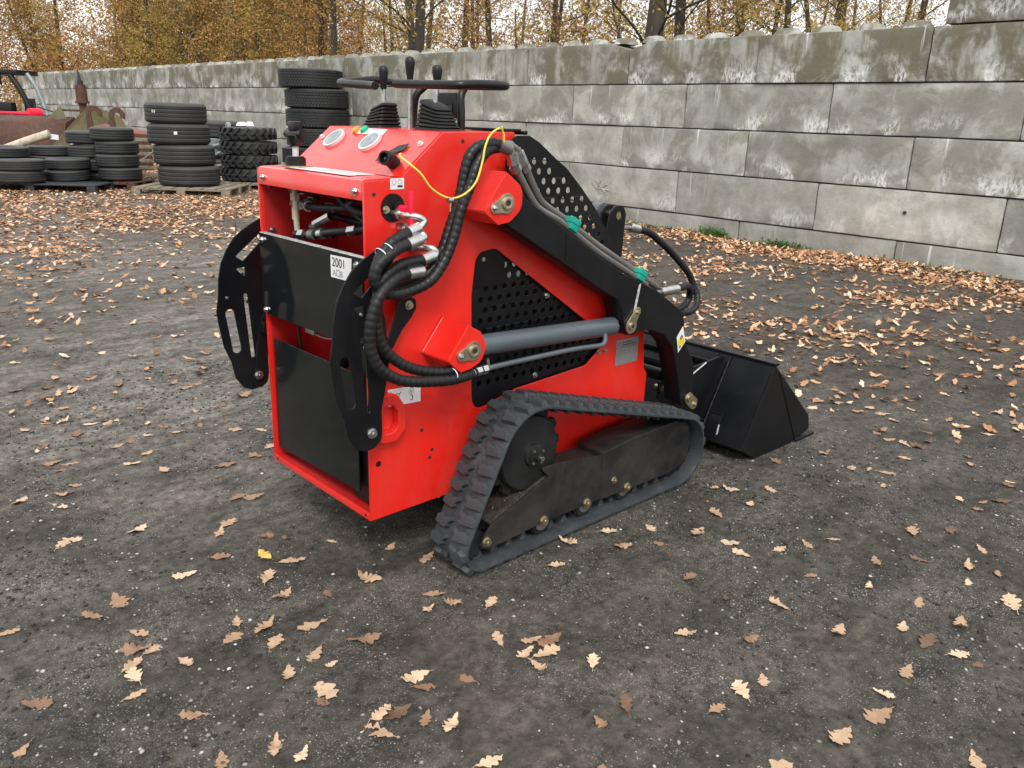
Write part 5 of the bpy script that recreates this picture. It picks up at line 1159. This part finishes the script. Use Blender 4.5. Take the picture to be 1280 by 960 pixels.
# red faded bucket with two hooks
rb_ = thing('red_skip', 'faded red steel skip with sloping side behind the middle tyre stack', 'skip', (4.05, 17.7, 0), VW)
poly3('sloping_side', [(-.10, 0, .35), (.52, .0, 1.06), (.62, .02, 1.03), (.42, .05, .35)], .04, 'rustred', rb_, (0, 1, 0)); poly3('top_rim', [(.52, 0, 1.07), (1.75, .05, .92), (1.75, .5, .95), (.60, .5, 1.12)], .04, 'rustred', rb_, (0, 0, -1)); poly3('back_wall', [(.55, -.02, 1.04), (1.75, .03, .90), (1.75, .03, .2), (.45, -.02, .2)], .04, 'rust', rb_, (0, 1, 0))
for k, (x, z, lab) in enumerate(((.62, 1.10, 'rusty steel hook plate, left one of two, on the red skip rim'), (1.10, 1.07, 'rusty open steel hook, right one of two, on the red skip rim'))):
    ang = np.linspace(-.35, PI, 14); out = [(.17 * math.cos(a), .22 + .17 * math.sin(a)) for a in ang] + [(-.17, -.1), (-.03, -.1)] + [(.075 * math.cos(a), .22 + .075 * math.sin(a)) for a in ang[::-1]]
    me = plate_me('crane_hook', out, None, .035, 'rust'); me.transform(Matrix.Rotation(PI / 2, 4, 'X')); o = link('crane_hook', me, None, rot=(0, 0, VW)); o.location = Vector((4.05, 17.7, 0)) + Matrix.Rotation(VW, 3, 'Z') @ Vector((x, .02, z)); tag(o, lab, 'hook', 'steel hooks on the skip')
# slatted debris between stacks
db = thing('crate', 'dark broken wooden crate standing between the middle and big tyre stacks', 'crate', (4.95, 16.2, 0), VW)
for k in range(6): box('slat', (-.22, -.02 * k, .12 + .14 * k), (.55, .03 - .02 * k, .19 + .14 * k), 'wood', db, .004)
box('post', (-.28, -.03, 0), (-.18, .06, 1.05), 'rust', db, .005); box('post', (.5, .0, 0), (.58, .08, 1.0), 'wood', db, .005); cyl('loose_rod', (-.3, -.3, .12), (.55, -.1, .75), .012, 'galv', db)
# faded red trough on the ground beyond
tr = thing('red_trough', 'faded orange-red steel trough standing by the wall behind the tyres', 'trough', (7.4, 19.6, 0), VW)
poly3('trough_side', [(-.9, 0, 1.20), (.85, .0, 1.20), (.62, .0, .90), (-.9, .0, .70)], .04, 'rustorange', tr, (0, 1, 0)); poly3('trough_end', [(.85, 0, 1.20), (1.0, .5, 1.22), (.7, .5, .9), (.62, .0, .90)], .04, 'rustorange', tr, (1, 0, 0)); box('trough_leg', (-.6, .05, 0), (-.5, .3, .8), 'rust', tr); box('trough_leg', (.4, .05, 0), (.5, .3, .92), 'rust', tr)
# telehandler at the left edge
th = thing('wheel_loader', 'red and dark grey wheel loader half cut off at the left edge', 'wheel loader', (6.05, 29.7, 0), VW)
th.scale = (.84, .84, .86)
def T(name, pts, r, mat, par=th, **k): return tube(name, pts, r, mat, par, **k)
box('cab_base', (-2.4, -.35, .75), (.72, 1.0, 1.32), 'plastic', th, .04); box('hood', (-2.4, -.9, .9), (.2, -.35, 1.15), 'rust', th, .05); box('steering_console', (-.9, -.3, 1.3), (-.2, .1, 1.75), 'plastic', th, .08); box('rear_screen', (-.2, .6, 1.3), (.25, .64, 1.9), 'plastic', th, .01)
T('cab_pillar', [(.62, -.36, 1.30), (.45, -.36, 1.8), (.22, -.36, 2.3), (-.05, -.36, 2.72)], .10, 'plastic'); T('cab_pillar', [(.95, .1, 1.30), (.82, .1, 1.8), (.62, .1, 2.35), (.35, .1, 2.78)], .08, 'galv')
box('cab_roof', (-2.3, -.45, 2.72), (.30, 1.0, 2.90), 'plastic', th, .04); box('work_light', (-.75, -.6, 2.35), (-.35, -.4, 2.75), 'plastic', th, .04); box('work_light', (-1.3, -.6, 2.5), (-1.0, -.4, 2.7), 'galv', th, .04)
cyl('hitch_bar', (-2.2, -1.0, 1.36), (.95, -1.0, 1.36), .06, 'knobred', th); cyl('hitch_bar', (-2.2, -1.0, .88), (.80, -1.0, .88), .035, 'rust', th); T('seat_back', [(-1.3, .2, 1.3), (-1.3, .2, 2.1)], .28, 'plastic', smooth=False)
for x in (-.55, .25): box('hitch_plate', (x - .07, -1.15, .72), (x + .07, -.9, 1.32), 'rust', th, .03)
cyl('lamp_housing', (.82, -1.0, 1.36), (1.10, -.6, 1.38), .19, 'knobred', th, bev=.03); box('yellow_tag', (.78, -1.12, .98), (.92, -1.09, 1.28), 'yellow', th, .005); cyl('lamp_housing', (-1.2, -1.1, .80), (-1.0, -.9, .82), .15, 'knobred', th, bev=.03)
for x in (-1.9, .35):
    o = link('wheel', mesh('wheel', *lathe_vf([(.30, -.25), (.62, -.25), (.70, -.18), (.70, .18), (.62, .25), (.30, .25)], 32, 'z', True), 'tyre', 35), th, loc=(x, .1, .70)); o.rotation_euler = (0, PI / 2, 0)
tag(cyl('thin_rod', (5.2, 24.6, 1.42), (5.75, 24.2, 1.22), .02, 'ink'), 'thin dark rod end sticking up above the brown bucket against the wall', 'rod')

# ================================================================== FALLEN LEAVES
def oak_leaf(seed, lobes=4, curl=.5, detail=1):
    r = random.Random(seed); n = int(lobes * 5 * detail) + 2; half = []; ph = r.uniform(0, 1.5)
    for i in range(n + 1):
        t = i / n; env = math.sin(PI * min(1, t * 1.02)) ** .8 * (.55 + .55 * t) if t < 1 else 0
        lob = .33 + .67 * abs(math.sin(PI * lobes * t + ph * .2)) ** .55 if t < .9 else .75
        half.append((t, .34 * env * lob * r.uniform(.93, 1.07)))
    V = []; Fc = []; m = len(half); cx = r.uniform(.2, 1) * curl; cy = r.uniform(-.6, 1) * curl; tw = r.uniform(-.5, .5) * curl; p1_, p2_ = r.uniform(0, 6), r.uniform(0, 6)
    def z(u, v): return .28 * cx * (u - .5) ** 2 * 2 + 1.3 * cy * v * v + tw * (u - .5) * v + .05 * curl * math.sin(9 * u + p1_) * math.cos(7 * v + p2_) + r.uniform(-.010, .010)
    for i_, (t, w) in enumerate(half):
        u = t - .5
        wl_, wr_ = w * (.95 + .1 * math.sin(i_ * .9)), half[min(i_ + 2, m - 1)][1]
        for v in (-wl_, -wl_ * .45, 0, wr_ * .45, wr_): V.append((u + abs(v) * .22, v, z(t, v)))
    for i in range(m - 1):
        for k in range(4): a = i * 5 + k; Fc.append((a, a + 1, a + 6, a + 5))
    s = len(V); V += [(-.5, -.008, z(0, 0)), (-.5, .008, z(0, 0)), (-.66, .012, .02), (-.66, -.004, .02)]; Fc.append((s, s + 1, s + 2, s + 3))
    zmin = min(v[2] for v in V); V = [(x, y, zz - zmin) for x, y, zz in V]; return V, Fc
LEAF = [mesh('oak_leaf', *oak_leaf(i, (3, 4, 4, 5)[i % 4], (.35, .9, .6, 1.7)[i % 4], 1.7), 'leaf', 60) for i in range(12)]
YL = mesh('oak_leaf', *oak_leaf(3, 4, .8, 1.7), 'yleaf', 60)
LP = [(-0.48,0.86),(-0.73,0.88),(-0.27,0.61),(-0.15,0.48),(-0.1,0.42),(-0.34,0.45),(-0.21,0.37),(-0.15,0.28),(-0.27,0.23),(-0.48,0.42),(-0.01,0.01),(-0.17,0.01),(-0.29,0.1),(-0.7,0.39),(-0.79,0.35),(-0.71,0.18),(-0.7,0.16),(-0.75,0.11),(-0.71,0.08),(-0.78,0.04),(-0.79,-0.01),(-0.66,-0.04),(-1.0,0.42),(-0.47,0.03),(-0.51,-0.02),(-0.29,-0.1),(-0.42,-0.11),(-0.21,-0.27),(-0.46,-0.27),(-0.36,-0.24),(-0.35,-0.31),(-0.42,-0.4),(-0.45,-0.44),(-1.02,0.04),(-0.73,-0.27),(-1.1,-0.12),(-0.63,-0.52),(-0.59,-0.58),(-0.36,-0.58),(-0.4,-0.63),(-0.32,-0.6),(-1.13,-0.13),(0.02,0.3),(0.16,0.13),(-0.41,-0.03),(0.88,-0.29),(0.83,-0.4),(1.03,-0.38),(0.96,-0.48),(1.13,-0.53),(1.16,-0.64),(0.1,-0.21),(0.11,-0.29),(0.21,-0.37),(0.1,-0.53),(0.17,-0.6),(0.21,-0.64),(0.11,-0.64),(0.16,-0.68),(0.09,-0.71),(0.24,-0.79),(-0.2,-0.51),(-0.2,-0.56),(-0.31,-0.62),(-0.28,-0.67),(-0.25,-0.74),(0.06,-0.98),(-0.26,-0.9),(0.84,-0.7),(0.84,-0.85),(0.57,-0.88),(0.7,-1.03),(0.48,-1.14),(0.34,-1.15),(0.56,-1.16),(0.69,-0.26),(-0.09,-0.62),(0.03,-0.27),(0.22,-0.01),(1.51,-0.52),(2.39,-1.2),(1.93,-1.16),(1.16,-0.64),(1.26,-0.8),(1.38,-0.85),(1.46,-1.08),(1.7,-1.31),(1.16,-0.98),(1.27,-1.14),(1.31,-1.29),(1.3,-1.43),(1.56,-1.5),(1.12,-1.32),(1.11,-1.4),(0.7,-1.03),(0.84,-0.85),(0.91,-1.42),(0.48,-1.14),(0.57,-1.17),(0.36,-1.16),(0.66,-1.45),(0.51,-1.42),(0.29,-1.36),(0.69,-1.69),(0.93,-0.99),(2.3,-0.44),(2.55,-0.72),(2.02,-0.34),(1.71,-0.5),(1.13,-0.52),(1.33,-0.48),(1.53,-0.33),(1.58,-0.38),(1.52,-0.52),(1.16,-0.64),(1.27,-0.79),(1.38,-0.85),(1.92,-1.16),(2.4,-1.2),(3.25,-0.72),(3.24,-0.86),(2.79,-0.92),(2.31,-0.74),(2.23,-0.61),(2.87,-0.7),(2.74,-0.7),(3.11,-0.36),(3.05,-0.45),(3.14,-0.27),(3.2,-0.55),(3.31,-0.64),(3.72,-0.75),(2.74,-0.56),(2.94,-0.04),(3.84,-0.42),(4.12,-0.71),(4.87,-0.5),(4.33,-0.13),(3.62,0.79),(4.18,0.66),(4.23,0.85),(4.27,0.37),(4.76,0.35),(4.84,0.26),(4.16,-0.47),(-0.76,1.33),(-0.62,1.3),(-0.58,1.3),(-0.48,0.85),(-0.69,0.9),(-0.14,0.48),(-0.28,0.61),(-0.21,0.67),(-0.03,0.83),(-0.08,0.87),(0.02,1.21),(0.17,1.24),(-0.2,1.34),(-0.29,1.47),(-0.2,1.54),(-0.55,1.57),(-0.55,1.71),(-0.26,1.73),(-0.2,1.74),(-0.36,2.0),(-0.52,1.97),(-0.11,1.77),(0.02,1.75),(-0.01,1.85),(0.15,1.78),(-0.27,2.11),(-0.36,2.23),(-0.19,2.23),(-0.31,2.45),(-0.54,2.2),(-0.0,2.21),(0.22,2.01),(0.26,1.62),(0.34,1.5),(0.35,2.67),(0.31,2.53),(0.39,2.42),(-0.28,2.82),(0.0,2.44),(0.05,2.66),(-0.2,2.98),(-0.43,2.86),(0.51,2.05),(0.47,2.96),(0.68,2.96),(0.27,1.28),(-0.04,1.97),(-0.32,2.6)]
LP = [p for i, p in enumerate(LP) if all(math.hypot(p[0] - q[0], p[1] - q[1]) > .035 for q in LP[:i])]
r = random.Random(9); nr = np.random.default_rng(12); extra = []
while len(LP) + len(extra) < 296:
    x, y = r.uniform(-1.3, 4.6), r.uniform(-1.7, 4.0)
    d = Vector((x + 1.36, y + 2.109)); ang = math.degrees(math.atan2(d.y, d.x))
    if not (10 < ang < 85) or d.length < 1.2 or d.length > 5.2: continue
    if -.05 < x < 2.5 and -.28 < y < .95: continue
    if r.random() > .06 + .34 * max(0, x - 1.8) / 2 + .14 * (y > 1.8): continue
    if all(math.hypot(x - p[0], y - p[1]) > .06 for p in LP): extra.append((x, y))
def where(x, y):
    if x < -.1 and y < .75 and y > -.9: return 'in the left foreground near the rear panel'
    if y > .75 and x < 1.2: return 'left of the loader'
    if x < 1.0: return 'in the foreground below the track'
    if x < 2.7: return 'right of the track and bucket'
    return 'between the bucket and the wall'
uniq = {(-.15, .48): 'dry oak leaf nearest to the bright yellow one below the rear panel', (-.79, .35): 'dry oak leaf lying alone left of the leaf pile in the left foreground', (.57, -.88): 'dry lobed oak leaf right of the small leaf cluster in the middle foreground', (.69, -.26): 'dry oak leaf touching the bottom edge of the right track', (2.39, -1.2): 'dry oak leaf on bare dirt near the right picture edge'}
for i, (x, y) in enumerate(LP + extra):
    yel = (abs(x + .21) < .006 and abs(y - .37) < .006)
    me = YL if yel else r.choice(LEAF); sz = r.choice((r.uniform(.075, .108), r.uniform(.045, .085), r.uniform(.06, .09))) * (.85 if i >= len(LP) else 1)
    o = link('oak_leaf', me, None, loc=(x, y, float(gheight(x, y)) + .0015), rot=(r.uniform(-.10, .10), r.uniform(-.10, .10), r.uniform(0, 6.28)))
    sz = .095 if yel else sz
    o.scale = (sz, sz * r.uniform(.85, 1.15), sz)
    lab = 'single bright yellow oak leaf on the dark dirt below the rear panel' if yel else uniq.get((x, y), 'dry fallen oak leaf ' + where(x, y))
    tag(o, lab, 'leaf', None if (yel or (x, y) in uniq) else 'fallen oak leaves ' + where(x, y))
def leaf_stuff(name, n, region, size, seed, label, kindk, lift=.012, lo=True):
    r = np.random.default_rng(seed); x = r.uniform(region[0], region[1], n * 8); y = r.uniform(region[2], region[3], n * 8)
    d = litter_density(x, y); mx = np.percentile(d, 99); k = r.random(len(x)) < d / mx
    k &= ~((x > -.05) & (x < 2.55) & (y > -.30) & (y < .97)); k &= ~(np.hypot(x + 1.36, y + 2.109) < kindk); k &= x < WX - .03
    x, y = x[k][:n], y[k][:n]; n = len(x); base = [np.array(oak_leaf(100 + i, 3, .9, .7)[0]) for i in range(6)]; F0 = np.array([f for f in oak_leaf(100, 3, .9, .7)[1]])
    idx = np.arange(0, len(base[0])); t = r.integers(0, 6, n); B = np.stack(base)[t]; s = size * r.uniform(.65, 1.2, n); a = r.uniform(0, 2 * PI, n)
    tx, ty = r.normal(0, .28, n), r.normal(0, .28, n)
    X = B[..., 0] * s[:, None]; Y = B[..., 1] * s[:, None]; Z = B[..., 2] * s[:, None] + X * tx[:, None] + Y * ty[:, None]; Z = Z - Z.min(1)[:, None]
    ca, sa = np.cos(a)[:, None], np.sin(a)[:, None]; XX = X * ca - Y * sa + x[:, None]; YY = X * sa + Y * ca + y[:, None]
    ZZ = Z + (gheight(x, y) + r.uniform(.001, lift, n))[:, None]
    V = np.stack([XX, YY, ZZ], -1).reshape(-1, 3); F = (F0[None] + (np.arange(n) * B.shape[1])[:, None, None]).reshape(-1, 4)
    return tag(link(name, fast_mesh(name, V, F, 'litter', 0)), label, 'leaves', kind='stuff')
def small_leaf_stuff(name, n, region, size, seed, label):
    """cheap curled four-quad leaves for the far drifts"""
    r = np.random.default_rng(seed); x = r.uniform(region[0], region[1], n * 6); y = r.uniform(region[2], region[3], n * 6)
    d = litter_density(x, y); mx = np.percentile(d, 97); k = (r.random(len(x)) < d / mx) & (x < WX - .03); x, y = x[k][:n], y[k][:n]; n = len(x)
    base = np.array([(-.5, 0, 0), (-.12, -.26, .10), (-.05, 0, .0), (-.12, .26, .10), (.22, -.30, .06), (.20, 0, .02), (.22, .28, .12), (.5, 0, .10)], float)
    F0 = np.array([(0, 1, 2, 3), (1, 4, 5, 2), (2, 5, 6, 3), (4, 7, 6, 5)]); B = base[None] * r.uniform(.6, 1.35, (n, 8, 3)); s = size * r.uniform(.6, 1.2, n); a = r.uniform(0, 2 * PI, n)
    X = B[..., 0] * s[:, None]; Y = B[..., 1] * s[:, None]; Z = B[..., 2] * s[:, None] + X * r.normal(0, .22, n)[:, None] + Y * r.normal(0, .22, n)[:, None]; Z = Z - Z.min(1)[:, None]
    ca, sa = np.cos(a)[:, None], np.sin(a)[:, None]; gz = gheight(x, y) * np.clip(1 - (np.hypot(x - 2, y - 2) - 25) / 40, 0, 1)
    V = np.stack([X * ca - Y * sa + x[:, None], X * sa + Y * ca + y[:, None], Z + (gz + r.uniform(.001, .02, n))[:, None]], -1).reshape(-1, 3)
    return tag(link(name, fast_mesh(name, V, (F0[None] + (np.arange(n) * 8)[:, None, None]).reshape(-1, 4), 'litter', 0)), label, 'leaves', kind='stuff')
leaf_stuff('leaf_litter', 11500, (-2, 8.85, -4, 8), .078, 41, 'drift of dry orange and tan oak leaves along the wall and over the yard', 4.6)
small_leaf_stuff('far_leaf_litter', 62000, (-6, 8.85, 6, 26), .070, 42, 'thick carpet of dry leaves in front of the tyre stacks')
# ================================================================== END
